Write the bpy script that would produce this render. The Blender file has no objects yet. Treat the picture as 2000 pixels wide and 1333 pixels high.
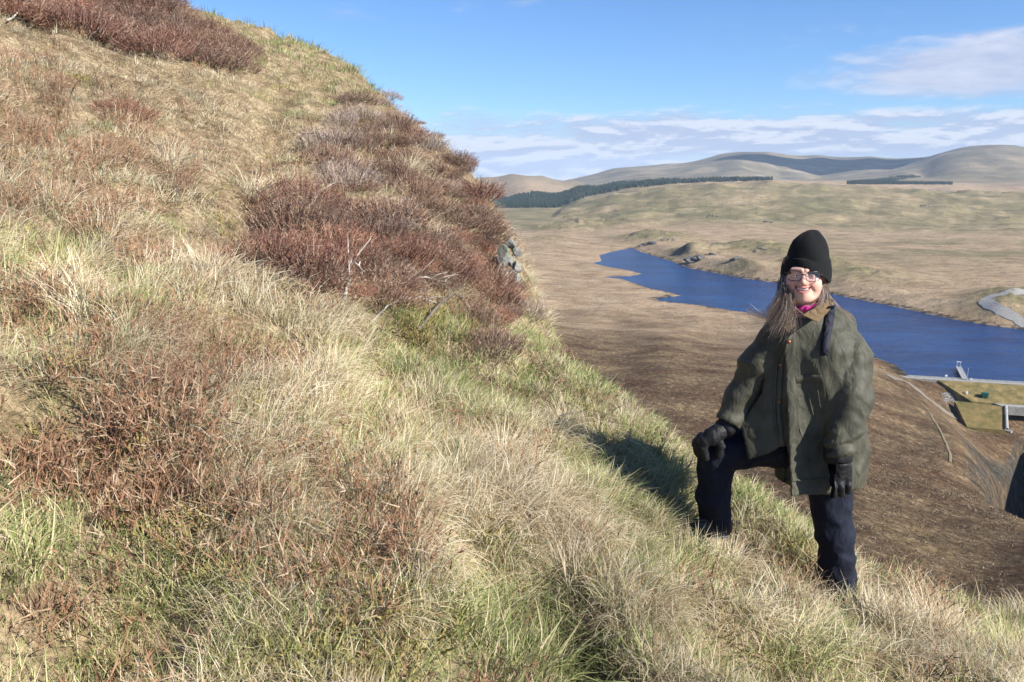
import bpy, bmesh, math, random
import numpy as np
from mathutils import Vector, Matrix

# ---------------------------------------------------------------- camera
PITCH = math.radians(11.7)
FPX = 1570.0                      # focal length in photo pixels (2000 px wide)
scene = bpy.context.scene
cam_data = bpy.data.cameras.new('camera')
cam = bpy.data.objects.new('camera', cam_data)
scene.collection.objects.link(cam)
cam.location = (0, 0, 0)
cam.rotation_euler = (math.pi / 2 - PITCH, 0, 0)
cam_data.sensor_width = 36.0
cam_data.lens = 36.0 * FPX / 2000.0
cam_data.clip_start = 0.05
cam_data.clip_end = 60000
scene.camera = cam

# ---------------------------------------------------------------- sun, sky, exposure
SUN_DIR = Vector((0.96, -0.66, 0.76)).normalized()      # towards the sun
SUN_EL = math.asin(SUN_DIR.z)
SUN_AZ = math.atan2(SUN_DIR.x, SUN_DIR.y)
sun_data = bpy.data.lights.new('sun', 'SUN')
sun_data.energy = 5.0
sun_data.angle = math.radians(0.53)
sun_data.color = (1.0, 0.955, 0.88)
sun = bpy.data.objects.new('sun', sun_data)
scene.collection.objects.link(sun)
sun.rotation_euler = (-SUN_DIR).to_track_quat('-Z', 'Y').to_euler()

world = bpy.data.worlds.new('World')
scene.world = world
world.use_nodes = True
wt = world.node_tree
wt.nodes.clear()
def wn(t, **k):
    n = wt.nodes.new(t)
    for a, b in k.items(): setattr(n, a, b)
    return n
def wl(a, b): wt.links.new(a, b)
def wmath(op, a, b=None, c=None, clamp=False):
    n = wn('ShaderNodeMath', operation=op, use_clamp=clamp)
    for i, v in enumerate((a, b, c)):
        if v is None: continue
        if isinstance(v, (int, float)): n.inputs[i].default_value = v
        else: wl(v, n.inputs[i])
    return n.outputs[0]
def wmap(v, a, b, c, d, smooth=True):
    n = wn('ShaderNodeMapRange', interpolation_type='SMOOTHSTEP' if smooth else 'LINEAR')
    wl(v, n.inputs[0])
    for i, q in enumerate((a, b, c, d)): n.inputs[i + 1].default_value = q
    return n.outputs[0]
sky = wn('ShaderNodeTexSky', sky_type='NISHITA')
sky.sun_disc = False
sky.sun_elevation = SUN_EL
sky.sun_rotation = SUN_AZ
sky.altitude = 450
sky.air_density = 1.0
sky.dust_density = 0.15
sky.ozone_density = 3.0
tc = wn('ShaderNodeTexCoord')
sep = wn('ShaderNodeSeparateXYZ'); wl(tc.outputs['Generated'], sep.inputs[0])
DX, DY, DZ = sep.outputs
azim = wmath('ARCTAN2', DX, DY)                         # 0 = straight ahead, + to the right
elev = wmath('ARCSINE', DZ)
def cloud_noise(sa, se, de, off, scale, detail, rough):
    co = wn('ShaderNodeCombineXYZ')
    wl(wmath('MULTIPLY', azim, sa), co.inputs[0])
    wl(wmath('MULTIPLY', wmath('ADD', elev, de), se), co.inputs[1])
    co.inputs[2].default_value = off
    n = wn('ShaderNodeTexNoise'); wl(co.outputs[0], n.inputs['Vector'])
    n.inputs['Scale'].default_value = scale; n.inputs['Detail'].default_value = detail
    n.inputs['Roughness'].default_value = rough; n.inputs['Distortion'].default_value = 0.25
    return n.outputs['Fac']
n1 = cloud_noise(3.2, 15.0, 0.0, 2.7, 2.2, 7, 0.62)     # flat fair-weather banks low over the hills
n1u = cloud_noise(3.2, 15.0, 0.006, 2.7, 2.2, 7, 0.62)  # the same bank a little higher: its lit upper side
band = wmap(elev, 0.040, 0.112, 1.0, 0.0)
thr = wmath('SUBTRACT', 0.82, wmath('MULTIPLY', band, 0.60))
cov1 = wmap(wmath('SUBTRACT', n1, thr), 0.0, 0.24, 0.0, 0.90)
# a looser, greyer cloud higher on the right
n2 = cloud_noise(2.6, 9.0, 0.0, 9.1, 2.6, 6, 0.6)
ea = wmath('DIVIDE', wmath('SUBTRACT', azim, 0.62), 0.30)
ee = wmath('DIVIDE', wmath('SUBTRACT', elev, 0.108), 0.040)
rad2 = wmath('ADD', wmath('MULTIPLY', ea, ea), wmath('MULTIPLY', ee, ee))
blob = wmap(rad2, 0.0, 1.5, 0.40, 0.0)
cov2 = wmap(wmath('ADD', n2, blob), 0.58, 0.86, 0.0, 0.88)
n3 = cloud_noise(2.2, 6.0, 0.0, 4.4, 1.7, 6, 0.65)      # faint wisps elsewhere
cov3 = wmap(n3, 0.60, 0.80, 0.0, 0.30)
cov = wmath('MAXIMUM', wmath('MAXIMUM', cov1, cov2), cov3)
lit = wmap(wmath('SUBTRACT', n1, n1u), -0.035, 0.05, 0.0, 1.0)
ccol = wn('ShaderNodeMix', data_type='RGBA'); wl(lit, ccol.inputs[0])
ccol.inputs[6].default_value = (3.9, 4.5, 6.2, 1)
ccol.inputs[7].default_value = (6.2, 6.5, 7.4, 1)
ccol2 = wn('ShaderNodeMix', data_type='RGBA'); wl(wmap(n2, 0.42, 0.66, 0.0, 1.0), ccol2.inputs[0])
ccol2.inputs[6].default_value = (4.3, 4.7, 6.2, 1); ccol2.inputs[7].default_value = (6.0, 6.3, 7.4, 1)
ccm = wn('ShaderNodeMix', data_type='RGBA'); wl(cov2, ccm.inputs[0]); wl(ccol.outputs[2], ccm.inputs[6]); wl(ccol2.outputs[2], ccm.inputs[7])
smix = wn('ShaderNodeMix', data_type='RGBA'); wl(cov, smix.inputs[0])
tint = wn('ShaderNodeMix', data_type='RGBA', blend_type='MULTIPLY'); tint.inputs[0].default_value = 1.0; wl(sky.outputs[0], tint.inputs[6]); tint.inputs[7].default_value = (0.72, 0.95, 1.28, 1)
wl(tint.outputs[2], smix.inputs[6]); wl(ccm.outputs[2], smix.inputs[7])
bg = wn('ShaderNodeBackground'); bg.inputs['Strength'].default_value = 0.062
wl(smix.outputs[2], bg.inputs['Color'])
wo = wn('ShaderNodeOutputWorld'); wl(bg.outputs[0], wo.inputs['Surface'])

scene.view_settings.view_transform = 'Standard'
scene.view_settings.look = 'None'
scene.view_settings.exposure = 1.06
scene.view_settings.gamma = 1.0
scene.view_settings.use_curve_mapping = False
scene.cycles.max_bounces = 6
scene.cycles.diffuse_bounces = 4
scene.cycles.use_adaptive_sampling = True
scene.cycles.adaptive_threshold = 0.02
scene.cycles.debug_use_spatial_splits = True
scene.cycles.glossy_bounces = 2
scene.cycles.transmission_bounces = 4
scene.cycles.transparent_max_bounces = 6
scene.cycles.volume_bounces = 0
scene.cycles.use_denoising = True

# ---------------------------------------------------------------- helpers
COL = scene.collection
CP, SP = math.cos(PITCH), math.sin(PITCH)
def ray(u, v):
    """direction (forward component 1 along the lens axis) of a photo pixel"""
    a = (u - 1000.0) / FPX; b = -(v - 666.5) / FPX
    return np.array([a, CP + b * SP, -SP + b * CP])
def at_d(u, v, d): return ray(u, v) * d                  # at depth d along the axis
def on_y(u, v, y): r = ray(u, v); return r * (y / r[1])  # on the upright plane at distance y
def on_z(u, v, z): r = ray(u, v); return r * (z / r[2])  # on the level at height z
def at_r(u, v, r_):                                      # at plan distance r_
    r = ray(u, v); return r * (r_ / math.hypot(r[0], r[1]))
def project(P):
    P = np.asarray(P, float)
    d = P[..., 1] * CP - P[..., 2] * SP
    b = P[..., 1] * SP + P[..., 2] * CP
    d = np.maximum(d, 1e-3)
    return 1000 + FPX * P[..., 0] / d, 666.5 - FPX * b / d, d

def _hash(ix, iy, seed):
    h = (ix * 374761393 + iy * 668265263 + seed * 1442695041) & 0xFFFFFFFF
    h = ((h ^ (h >> 13)) * 1274126177) & 0xFFFFFFFF
    h = h ^ (h >> 16)
    return (h & 0xFFFFFF) / float(0xFFFFFF)
def vnoise(x, y, seed=0):
    x = np.asarray(x, float); y = np.asarray(y, float)
    ix = np.floor(x).astype(np.int64); iy = np.floor(y).astype(np.int64)
    fx = x - ix; fy = y - iy
    fx = fx * fx * fx * (fx * (fx * 6 - 15) + 10); fy = fy * fy * fy * (fy * (fy * 6 - 15) + 10)
    a = _hash(ix, iy, seed); b = _hash(ix + 1, iy, seed)
    c = _hash(ix, iy + 1, seed); d = _hash(ix + 1, iy + 1, seed)
    return (a + (b - a) * fx) * (1 - fy) + (c + (d - c) * fx) * fy
def fbm(x, y, octaves=4, seed=0, gain=0.5):
    t = 0.0; amp = 1.0; tot = 0.0
    for o in range(octaves):
        t = t + amp * (vnoise(x, y, seed + 17 * o) - 0.5); tot += amp
        x = x * 2.03 + 11.3; y = y * 2.03 - 7.1; amp *= gain
    return t / tot * 2.0
def sstep(a, b, x):
    t = np.clip((x - a) / (b - a), 0, 1); return t * t * (3 - 2 * t)
class TPS:
    def __init__(self, X, z, lam=1e-3):
        X = np.asarray(X, float); z = np.asarray(z, float); n = len(X)
        D = np.sqrt(((X[:, None] - X[None]) ** 2).sum(-1))
        K = np.where(D > 0, D * D * np.log(D + 1e-12), 0) + lam * np.eye(n)
        Pm = np.hstack([np.ones((n, 1)), X])
        A = np.zeros((n + 3, n + 3)); A[:n, :n] = K; A[:n, n:] = Pm; A[n:, :n] = Pm.T
        s = np.linalg.solve(A, np.concatenate([z, np.zeros(3)]))
        self.X, self.w, self.a = X, s[:n], s[n:]
    def __call__(self, x, y):
        x = np.asarray(x, float); y = np.asarray(y, float)
        out = self.a[0] + self.a[1] * x + self.a[2] * y
        for (px, py), w in zip(self.X, self.w):
            d2 = (x - px) ** 2 + (y - py) ** 2
            out = out + w * 0.5 * d2 * np.log(d2 + 1e-12)
        return out
def polyline_sd(x, y, pts):
    """signed distance to an open polyline, + on the left of its direction"""
    best = np.full(x.shape, 1e18); sign = np.ones(x.shape)
    for (ax, ay), (bx, by) in zip(pts[:-1], pts[1:]):
        ex, ey = bx - ax, by - ay; L2 = ex * ex + ey * ey
        t = np.clip(((x - ax) * ex + (y - ay) * ey) / L2, 0, 1)
        qx = x - ax - t * ex; qy = y - ay - t * ey
        d2 = qx * qx + qy * qy
        c = ex * (y - ay) - ey * (x - ax)
        m = d2 < best - 1e-9
        best = np.where(m, d2, best); sign = np.where(m, np.where(c >= 0, 1.0, -1.0), sign)
    return np.sqrt(best) * sign
def polygon_sd(x, y, pts):
    """signed distance to a closed polygon, - inside"""
    best = np.full(x.shape, 1e18); ins = np.zeros(x.shape, bool)
    n = len(pts)
    for i in range(n):
        ax, ay = pts[i]; bx, by = pts[(i + 1) % n]
        ex, ey = bx - ax, by - ay; L2 = ex * ex + ey * ey + 1e-12
        t = np.clip(((x - ax) * ex + (y - ay) * ey) / L2, 0, 1)
        d2 = (x - ax - t * ex) ** 2 + (y - ay - t * ey) ** 2
        best = np.minimum(best, d2)
        cr = (ay > y) != (by > y)
        with np.errstate(divide='ignore', invalid='ignore'):
            xi = ex * (y - ay) / (ey if ey != 0 else 1e-12) + ax
        ins ^= cr & (x < xi)
    return np.where(ins, -1.0, 1.0) * np.sqrt(best)

def tag(o, label=None, cat=None, group=None, kind=None):
    for k, v in (('label', label), ('category', cat), ('group', group), ('kind', kind)):
        if v: o[k] = v
    return o
def link(o, parent=None):
    COL.objects.link(o)
    if parent: o.parent = parent
    return o
def empty(name, loc=(0, 0, 0)):
    o = bpy.data.objects.new(name, None); o.empty_display_size = 0.1
    o.location = loc; COL.objects.link(o); return o
def mesh_obj(name, V, F, mat=None, parent=None, smooth=True, do_link=True):
    me = bpy.data.meshes.new(name)
    V = np.asarray(V, float)
    if isinstance(F, np.ndarray):
        k = F.shape[1]; n = len(F)
        me.vertices.add(len(V)); me.vertices.foreach_set('co', V.ravel())
        me.loops.add(n * k); me.loops.foreach_set('vertex_index', F.ravel().astype(np.int32))
        me.polygons.add(n)
        me.polygons.foreach_set('loop_start', np.arange(0, n * k, k, dtype=np.int32))
        me.update(calc_edges=True); me.validate()
    else:
        me.from_pydata([tuple(v) for v in V], [], F); me.update()
    if smooth: me.polygons.foreach_set('use_smooth', np.ones(len(me.polygons), bool))
    if mat is not None:
        for m in (mat if isinstance(mat, (list, tuple)) else [mat]): me.materials.append(m)
    o = bpy.data.objects.new(name, me)
    if do_link:
        COL.objects.link(o)
        if parent:
            o.parent = parent
            o.matrix_parent_inverse = Matrix.Translation(-Vector(parent.location))
    return o
def grid_faces(nr, nc):
    i = np.arange((nr - 1) * (nc - 1)); r = i // (nc - 1); c = i % (nc - 1)
    a = r * nc + c
    return np.stack([a, a + 1, a + nc + 1, a + nc], 1)
def set_attr(o, name, arr, typ='FLOAT'):
    a = o.data.attributes.new(name, typ, 'POINT')
    a.data.foreach_set({'FLOAT': 'value', 'INT': 'value', 'FLOAT_VECTOR': 'vector', 'FLOAT_COLOR': 'color'}[typ], np.asarray(arr).ravel())

class N:
    """small node-material builder"""
    def __init__(self, name, rough=0.9, spec=0.2):
        self.m = bpy.data.materials.new(name); self.m.use_nodes = True
        self.t = self.m.node_tree
        self.b = self.t.nodes['Principled BSDF']; self.out = self.t.nodes['Material Output']
        self.b.inputs['Roughness'].default_value = rough
        self.b.inputs['Specular IOR Level'].default_value = spec
    def node(self, t, **k):
        n = self.t.nodes.new(t)
        for a, b in k.items(): setattr(n, a, b)
        return n
    def l(self, a, b): self.t.links.new(a, b)
    def pos(self):
        return self.node('ShaderNodeNewGeometry').outputs['Position']
    def obj(self): return self.node('ShaderNodeTexCoord').outputs['Object']
    def scaled(self, v, s, rot=(0, 0, 0)):
        n = self.node('ShaderNodeMapping'); self.l(v, n.inputs[0]); n.inputs['Scale'].default_value = s
        n.inputs['Rotation'].default_value = rot
        return n.outputs[0]
    def noise(self, v, scale, detail=4, rough=0.55, dist=0.0):
        n = self.node('ShaderNodeTexNoise'); self.l(v, n.inputs['Vector'])
        n.inputs['Scale'].default_value = scale; n.inputs['Detail'].default_value = detail
        n.inputs['Roughness'].default_value = rough; n.inputs['Distortion'].default_value = dist
        return n.outputs['Fac']
    def ramp(self, fac, stops, interp='LINEAR'):
        n = self.node('ShaderNodeValToRGB'); self.l(fac, n.inputs[0]); e = n.color_ramp.elements
        n.color_ramp.interpolation = interp
        while len(e) < len(stops): e.new(0.5)
        for q, (p, c) in zip(e, stops):
            q.position = p; q.color = (*c, 1) if len(c) == 3 else c
        return n.outputs[0]
    def mix(self, f, a, b, mode='MIX'):
        n = self.node('ShaderNodeMix', data_type='RGBA', blend_type=mode)
        for i, v in ((0, f), (6, a), (7, b)):
            if isinstance(v, (int, float)): n.inputs[i].default_value = v
            elif isinstance(v, tuple): n.inputs[i].default_value = (*v, 1)
            else: self.l(v, n.inputs[i])
        return n.outputs[2]
    def math(self, op, a, b=None, clamp=False):
        n = self.node('ShaderNodeMath', operation=op, use_clamp=clamp)
        for i, v in enumerate((a, b)):
            if v is None: continue
            if isinstance(v, (int, float)): n.inputs[i].default_value = v
            else: self.l(v, n.inputs[i])
        return n.outputs[0]
    def rng(self, v, a, b, c, d):
        n = self.node('ShaderNodeMapRange', interpolation_type='SMOOTHSTEP'); self.l(v, n.inputs[0])
        for i, q in enumerate((a, b, c, d)): n.inputs[i + 1].default_value = q
        return n.outputs[0]
    def attr(self, name, out='Fac'):
        n = self.node('ShaderNodeAttribute', attribute_name=name); return n.outputs[out]
    def color(self, c):
        if isinstance(c, tuple): self.b.inputs['Base Color'].default_value = (*c, 1)
        else: self.l(c, self.b.inputs['Base Color'])
        return self
    def bump(self, h, strength=0.5, dist=0.02):
        n = self.node('ShaderNodeBump'); n.inputs['Strength'].default_value = strength
        n.inputs['Distance'].default_value = dist
        self.l(h, n.inputs['Height']); self.l(n.outputs[0], self.b.inputs['Normal'])
        return self
    def translucent(self, fac, col=None):
        """share of the light let through thin leaves and blades"""
        tr = self.node('ShaderNodeBsdfTranslucent'); mx = self.node('ShaderNodeMixShader')
        src = self.b.inputs['Base Color']
        if src.is_linked: self.l(src.links[0].from_socket, tr.inputs[0])
        else: tr.inputs[0].default_value = src.default_value
        mx.inputs[0].default_value = fac
        self.l(self.b.outputs[0], mx.inputs[1]); self.l(tr.outputs[0], mx.inputs[2])
        self.l(mx.outputs[0], self.out.inputs['Surface'])
        return self

def tube(path, radii, seg=8):
    path = [np.asarray(p, float) for p in path]; V, F = [], []
    up = np.array([0.13, 0.3, 0.95])
    for i, p in enumerate(path):
        t = path[min(i + 1, len(path) - 1)] - path[max(i - 1, 0)]; t = t / (np.linalg.norm(t) + 1e-9)
        a = np.cross(t, up); a /= np.linalg.norm(a) + 1e-9; b = np.cross(t, a)
        for k in range(seg):
            w = 2 * math.pi * k / seg; V.append(p + radii[i] * (a * math.cos(w) + b * math.sin(w)))
        if i: F += [(seg * (i - 1) + k, seg * (i - 1) + (k + 1) % seg, seg * i + (k + 1) % seg, seg * i + k) for k in range(seg)]
    F.append(tuple(range(seg))[::-1]); F.append(tuple(range(seg * (len(path) - 1), seg * len(path))))
    return V, F


# ================================================================ THE NEAR HILLSIDE
# points of the slope read from the photograph: pixel and depth
near_pts = [
 (0,1333,1.75),(500,1333,1.95),(1000,1333,2.15),(1500,1333,2.6),(2000,1333,3.2),
 (-500,1333,1.5),(2500,1333,3.8),
 (1640,1158,3.66),(1390,1050,3.86),(2000,1250,3.8),(1800,1190,3.95),
 (2000,1190,4.25),(1700,1090,4.25),(1500,990,4.45),(1340,888,4.9),(1220,788,5.4),(1100,698,6.1),(1040,640,6.9),
 (0,1000,2.15),(0,700,2.75),(0,400,4.0),(0,200,5.8),(0,0,9.6),(-300,300,4.2),(-300,800,2.3),
 (300,1000,2.35),(300,700,3.1),(300,400,5.0),(300,200,7.6),(340,4,15.5),
 (600,1000,2.65),(600,700,3.75),(600,500,5.5),(600,300,8.3),(600,170,11.5),(550,66,14.5),(700,136,13.2),
 (800,1000,2.85),(800,700,4.5),(800,500,6.4),(800,350,8.6),(830,250,10.6),(905,312,9.6),
 (1000,1000,3.1),(1000,820,4.05),(960,620,6.2),(940,480,7.7),(1000,600,6.9),
 (1200,1000,3.45),(1200,860,4.4),
]
NP = np.array([at_d(*p) for p in near_pts])
near_tps = TPS(NP[:, :2], NP[:, 2], lam=0.02)
edge_px = [(2900,1330,5.4),(2400,1240,4.8),(2000,1185,4.3),(1700,1084,4.3),(1500,984,4.5),(1340,882,4.95),(1220,782,5.45),(1100,692,6.15),
           (1035,628,6.6),(1000,500,7.6),(975,420,8.4),(905,306,9.6),(830,243,10.6),(700,131,13.2),(550,60,14.5),(340,0,15.5),(100,-100,17.5),(-400,-320,22)]
EDGE = [tuple(at_d(*p)[:2]) for p in edge_px]

def tussock_relief(x, y):
    """grass hummocks a forearm across with hollows between"""
    wx = x + 0.12 * fbm(x * 2, y * 2, 2, 15); wy = y + 0.12 * fbm(x * 2 + 9, y * 2, 2, 16)
    return 0.5 - 2.0 * np.abs(fbm(wx * 1.7, wy * 1.7, 2, 9)) 
def near_h(x, y, detail=True):
    x = np.asarray(x, float); y = np.asarray(y, float)
    s = -polyline_sd(x, y, EDGE)                       # + beyond the brow
    inside = near_tps(x, y)
    z = inside
    if detail:
        amp = sstep(-0.2, 0.6, -s) * 0.6 + 0.4
        z = z + amp * (0.10 * fbm(x * 0.9, y * 0.9, 3, 5) + 0.13 * tussock_relief(x, y) + 0.02 * fbm(x * 9, y * 9, 2, 13))
        # heather bank on the nose of the hill, and the trodden line left of it
        u, v, _ = project(np.stack([x, y, inside], -1))
        bank = np.exp(-(((u - 760) / 170) ** 2 + ((v - 430) / 120) ** 2)) 
        z = z + 0.16 * bank * sstep(0.0, 0.8, -s)
        path = np.exp(-((u - (505 + 0.12 * (430 - v))) / 40) ** 2) * sstep(130, 200, v) * (1 - sstep(430, 520, v))
        z = z - 0.12 * path
    sp = np.maximum(s + 0.12, 0)
    z = z - 1.9 * sp * sp / (sp + 0.35)
    return z
def near_n(x, y, e=0.05):
    zx = (near_h(x + e, y) - near_h(x - e, y)) / (2 * e); zy = (near_h(x, y + e) - near_h(x, y - e)) / (2 * e)
    n = np.stack([-zx, -zy, np.ones_like(zx)], -1)
    return n / np.linalg.norm(n, axis=-1, keepdims=True)

gx = np.arange(-11, 9.01, 0.085); gy = np.arange(-1.5, 24.01, 0.085)
GX, GY = np.meshgrid(gx, gy)
GZ = near_h(GX, GY)

m = N('hillside_soil', 0.95, 0.1)
p = m.pos()
c1 = m.ramp(m.noise(p, 6, 6, 0.65), [(0.3, (0.10, 0.075, 0.050)), (0.46, (0.24, 0.185, 0.120)), (0.58, (0.34, 0.275, 0.185)), (0.72, (0.44, 0.365, 0.255))])
c2 = m.ramp(m.noise(p, 45, 5, 0.7), [(0.35, (0.35, 0.33, 0.30)), (0.65, (1.25, 1.2, 1.1))])
m.color(m.mix(1.0, c1, c2, 'MULTIPLY')); m.bump(m.noise(p, 60, 5, 0.7), 0.8, 0.02)
near_soil = m.m
hill = mesh_obj('hillside_ground', np.stack([GX, GY, GZ], -1).reshape(-1, 3), grid_faces(len(gy), len(gx)), near_soil)
tag(hill, 'steep turf slope of the near hillside under grass and heather', 'hillside', kind='structure')

# ================================================================ THE VALLEY
LAKE_Z = -150.0
lake_px = [(1156,514),(1175,510),(1170,499),(1195,492),(1235,484),(1252,493),(1275,500),(1312,511),(1345,524),(1400,534),(1450,544),(1510,552),(1560,561),
           (1640,578),(1700,590),(1760,602),(1850,622),(1920,634),(2000,645),(2150,676),(2300,715),(2330,775),(2150,757),(2000,748),(1880,742),(1775,734),
           (1748,713),(1714,700),(1650,678),(1600,657),(1530,630),(1459,611),(1400,602),(1362,596),(1296,589),(1279,585),(1300,581),(1331,578),(1310,572),(1266,563),(1235,552),
           (1213,545),(1180,542),(1182,540.5),(1230,540),(1254,535),(1230,529),(1180,520)]
LAKE = [tuple(on_z(u, v, LAKE_Z)[:2]) for u, v in lake_px]

val_pts = []   # (azimuth, distance, height)
def vp(u, v, r_):
    P = on_y(u, v, r_); val_pts.append((math.atan2(P[0], P[1]), math.hypot(P[0], P[1]), P[2]))
def va(az_deg, r_, z): val_pts.append((math.radians(az_deg), r_, z))
# brown moor under the brow
for q in [(2000,1185,100),(1700,1085,124),(1500,990,162),(1350,890,235),(1220,785,330),(1100,700,480),(1060,650,620),
          (1300,700,480),(1300,655,660),(1500,800,330),(1500,700,520),(1500,660,680),(1700,900,262),(1700,800,400),(1750,765,505),(1800,850,365),(1800,800,450),
          (1900,1000,205),(1950,1100,140),(1900,880,375),(1990,1010,225),(1850,830,420),(2150,1250,90),(2150,1050,190)]: vp(*q)
for a in (-45, -25, -8, 5, 20, 35, 60):
    va(a, 14, -17); va(a, 30, -27); va(a, 60, -43 if a > 10 else -40)
for a in (-45, -25, -8): va(a, 150, -85); va(a, 400, -125); va(a, 1200, -142); va(a, 2500, -120)
for a in (50, 65): va(a, 100, -58); va(a, 250, -100); va(a, 600, -120); va(a, 1500, -120); va(a, 4000, 0); va(a, 9000, 200)
# below the dam, and the gorge mouth

for u, v, z in ((1900,826,-170),(1945,836,-171),(1868,818,-166),(1975,850,-172)): P = on_z(u, v, z); vp(u, v, P[1])
va(33.5, 520, -174); va(36, 460, -176); va(40, 520, -140); va(38, 720, -142)
# flat bog at the head of the lake and along its far side
for u in (1000, 1100, 1200): va(math.degrees(math.atan((u - 1000) / FPX)), 850, -146.5); 
for u, v in ((1020,560),(1050,520),(1080,500),(1030,480),(1130,480),(1200,472)): P = on_z(u, v, -147.0); vp(u, v, P[1])
for u, v, z in ((1300,612,-148.6),(1400,622,-148.3),(1200,600,-148.6),(1460,632,-147.6),(1200,625,-147),(1100,600,-148),(1300,635,-145),(1300,480,-140),(1400,505,-136),(1400,475,-143),(1500,520,-137),(1500,490,-139),(1600,540,-140),(1700,560,-140),(1650,500,-141),(1800,590,-141),(1800,540,-138),(1950,600,-139),(1950,540,-137),(1900,490,-140),(2000,500,-138),(1750,480,-142)):
    P = on_z(u, v, z); vp(u, v, P[1])
for u in (1000,1100,1200,1300,1400,1500,1600,1700,1800,1900,2000,2150): P = on_z(u, 459, -143); vp(u, 459, P[1])
# the green ridge behind the plain
ridge = [(900,462),(960,447),(1000,438),(1060,424),(1100,408),(1150,394),(1200,379),(1300,366),(1400,358),(1500,354),(1600,358),(1700,362),(1800,366),(1900,372),(2000,374),(2150,378)]
for u, v in ridge: vp(u, v, 3300); vp(u, v + 0.42 * (459 - v), 2750); vp(u, v + 9, 3600)
# ground carrying the plantation, behind the ridge's left shoulder
for u, v in [(900,420),(960,414),(1020,412),(1090,402),(1130,388),(1200,377),(1300,364),(1400,357)]: vp(u, v, 3950)
for u, v in [(900,405),(975,396),(1050,384),(1130,369),(1200,363),(1300,356),(1500,351),(1640,356),(1750,358),(1860,360),(2000,362),(2150,362)]: vp(u, v, 4700)
for u, v in [(900,402),(975,394),(1100,378),(1300,356)]: vp(u, v + 3, 5000)
# low hill on the left, then the mountains
for u, v in [(900,352),(940,342),(1000,336),(1060,341),(1120,352),(1180,357)]: vp(u, v, 6300); vp(u, v + 22, 5600); vp(u, v + 12, 6900)
sky_line = [(900,352),(1130,347),(1200,329),(1300,320),(1370,312),(1410,301),(1450,297.5),(1500,298),(1530,302),(1600,304),(1700,306),(1770,309),(1830,303)]
for u, v in sky_line: vp(u, v, 9500); vp(u, v + 4, 10800); vp(u, v + 8, 13000)
for u, v in [(1200,345),(1300,339),(1400,330),(1470,325),(1520,338),(1600,347),(1680,335),(1740,330)]: vp(u, v, 8300)
for u, v in [(1300,352),(1400,348),(1500,349),(1600,351),(1700,348),(1800,345)]: vp(u, v, 7000)
for u, v in [(1830,302),(1880,290),(1930,284),(1970,285),(2000,288),(2150,300)]: vp(u, v, 8000); vp(u, v + 5, 9000)
for u, v in [(1780,335),(1850,325),(1930,318),(2000,318),(2150,325)]: vp(u, v, 6900)
VPT = np.array(val_pts)
ASC = 6.0
val_tps = TPS(np.stack([VPT[:, 0] * ASC, np.log(VPT[:, 1])], 1), VPT[:, 2], lam=2e-3)
GORGE = [tuple(on_z(2040, 850, -165)[:2]), tuple(at_r(2020, 905, 400)[:2]), tuple(at_r(2030, 960, 315)[:2]), tuple(at_r(2100, 1010, 270)[:2]), tuple(at_r(2220, 1060, 240)[:2])]

def val_h(x, y, full=False):
    r_ = np.hypot(x, y); a = np.arctan2(x, y)
    z = val_tps(a * ASC, np.log(np.maximum(r_, 5)))
    # relief that grows with distance
    far = sstep(1500, 4000, r_)
    z = z + sstep(60, 200, r_) * (1 - far) * (1.6 * fbm(x / 60, y / 60, 4, 31) + 0.5 * fbm(x / 9, y / 9, 3, 33))
    knolls = np.abs(fbm(x / 330, y / 250, 4, 41))
    z = z + sstep(1900, 2700, r_) * (1 - sstep(4300, 5500, r_)) * (30 * (0.22 - knolls) + 7 * fbm(x / 70, y / 70, 3, 43))
    z = z + sstep(5200, 7000, r_) * (1 - sstep(9300, 9900, r_)) * 46 * (0.2 - np.abs(fbm(x / 900, y / 900, 5, 47)))
    # craggy hummocks on the far shore
    hum = np.zeros_like(x)
    for (u, v, zz, rad, h) in HUMMOCKS:
        P = on_z(u, v, zz); rr = np.hypot(x - P[0], (y - P[1]) * 0.8)
        hum = hum + h * np.exp(-(rr / rad) ** 2)
    z = z + hum * (1 + 0.5 * fbm(x / 22, y / 22, 3, 51))
    sd = polygon_sd(x, y, LAKE)
    down = np.zeros_like(x)
    k = sstep(0, 46, sd)
    bank = 0.9 * (1 - np.exp(-np.maximum(sd, 0) / 2.5))
    zo = (LAKE_Z + bank) * (1 - k) + np.maximum(z, np.where((r_ < 790) & (x > 150), -400, LAKE_Z + 0.9)) * k
    z = np.where(sd < 0, LAKE_Z - np.minimum(6, -sd * 0.25), zo)
    g = np.abs(polyline_sd(x, y, GORGE))
    z = z - np.where(sd > 5, 34 * np.exp(-(g / 11) ** 4), 0)
    # room for the dam's bank
    A2 = on_z(1772, 736, -148.6); B2 = on_z(2150, 758.5, -148.6); L2_ = math.hypot(B2[0] - A2[0], B2[1] - A2[1]); tx, ty = (B2[0] - A2[0]) / L2_, (B2[1] - A2[1]) / L2_
    tt = (x - A2[0]) * tx + (y - A2[1]) * ty; ss = (x - A2[0]) * ty - (y - A2[1]) * tx
    dz = np.interp(ss, [-30, -2, 5, 26, 32, 56, 75], [-153, -150, -149.6, -159, -159.3, -169.6, -172])
    lim = dz - 0.3 + 30 * (1 - sstep(0, 14, tt - 0.9 * np.maximum(ss, 0) * 0.9))
    z = np.where((ss > -30) & (ss < 75) & (tt > -15) & (sd > -0.0), np.minimum(z, lim), z)
    return (z, sd, hum, g) if full else z
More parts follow.
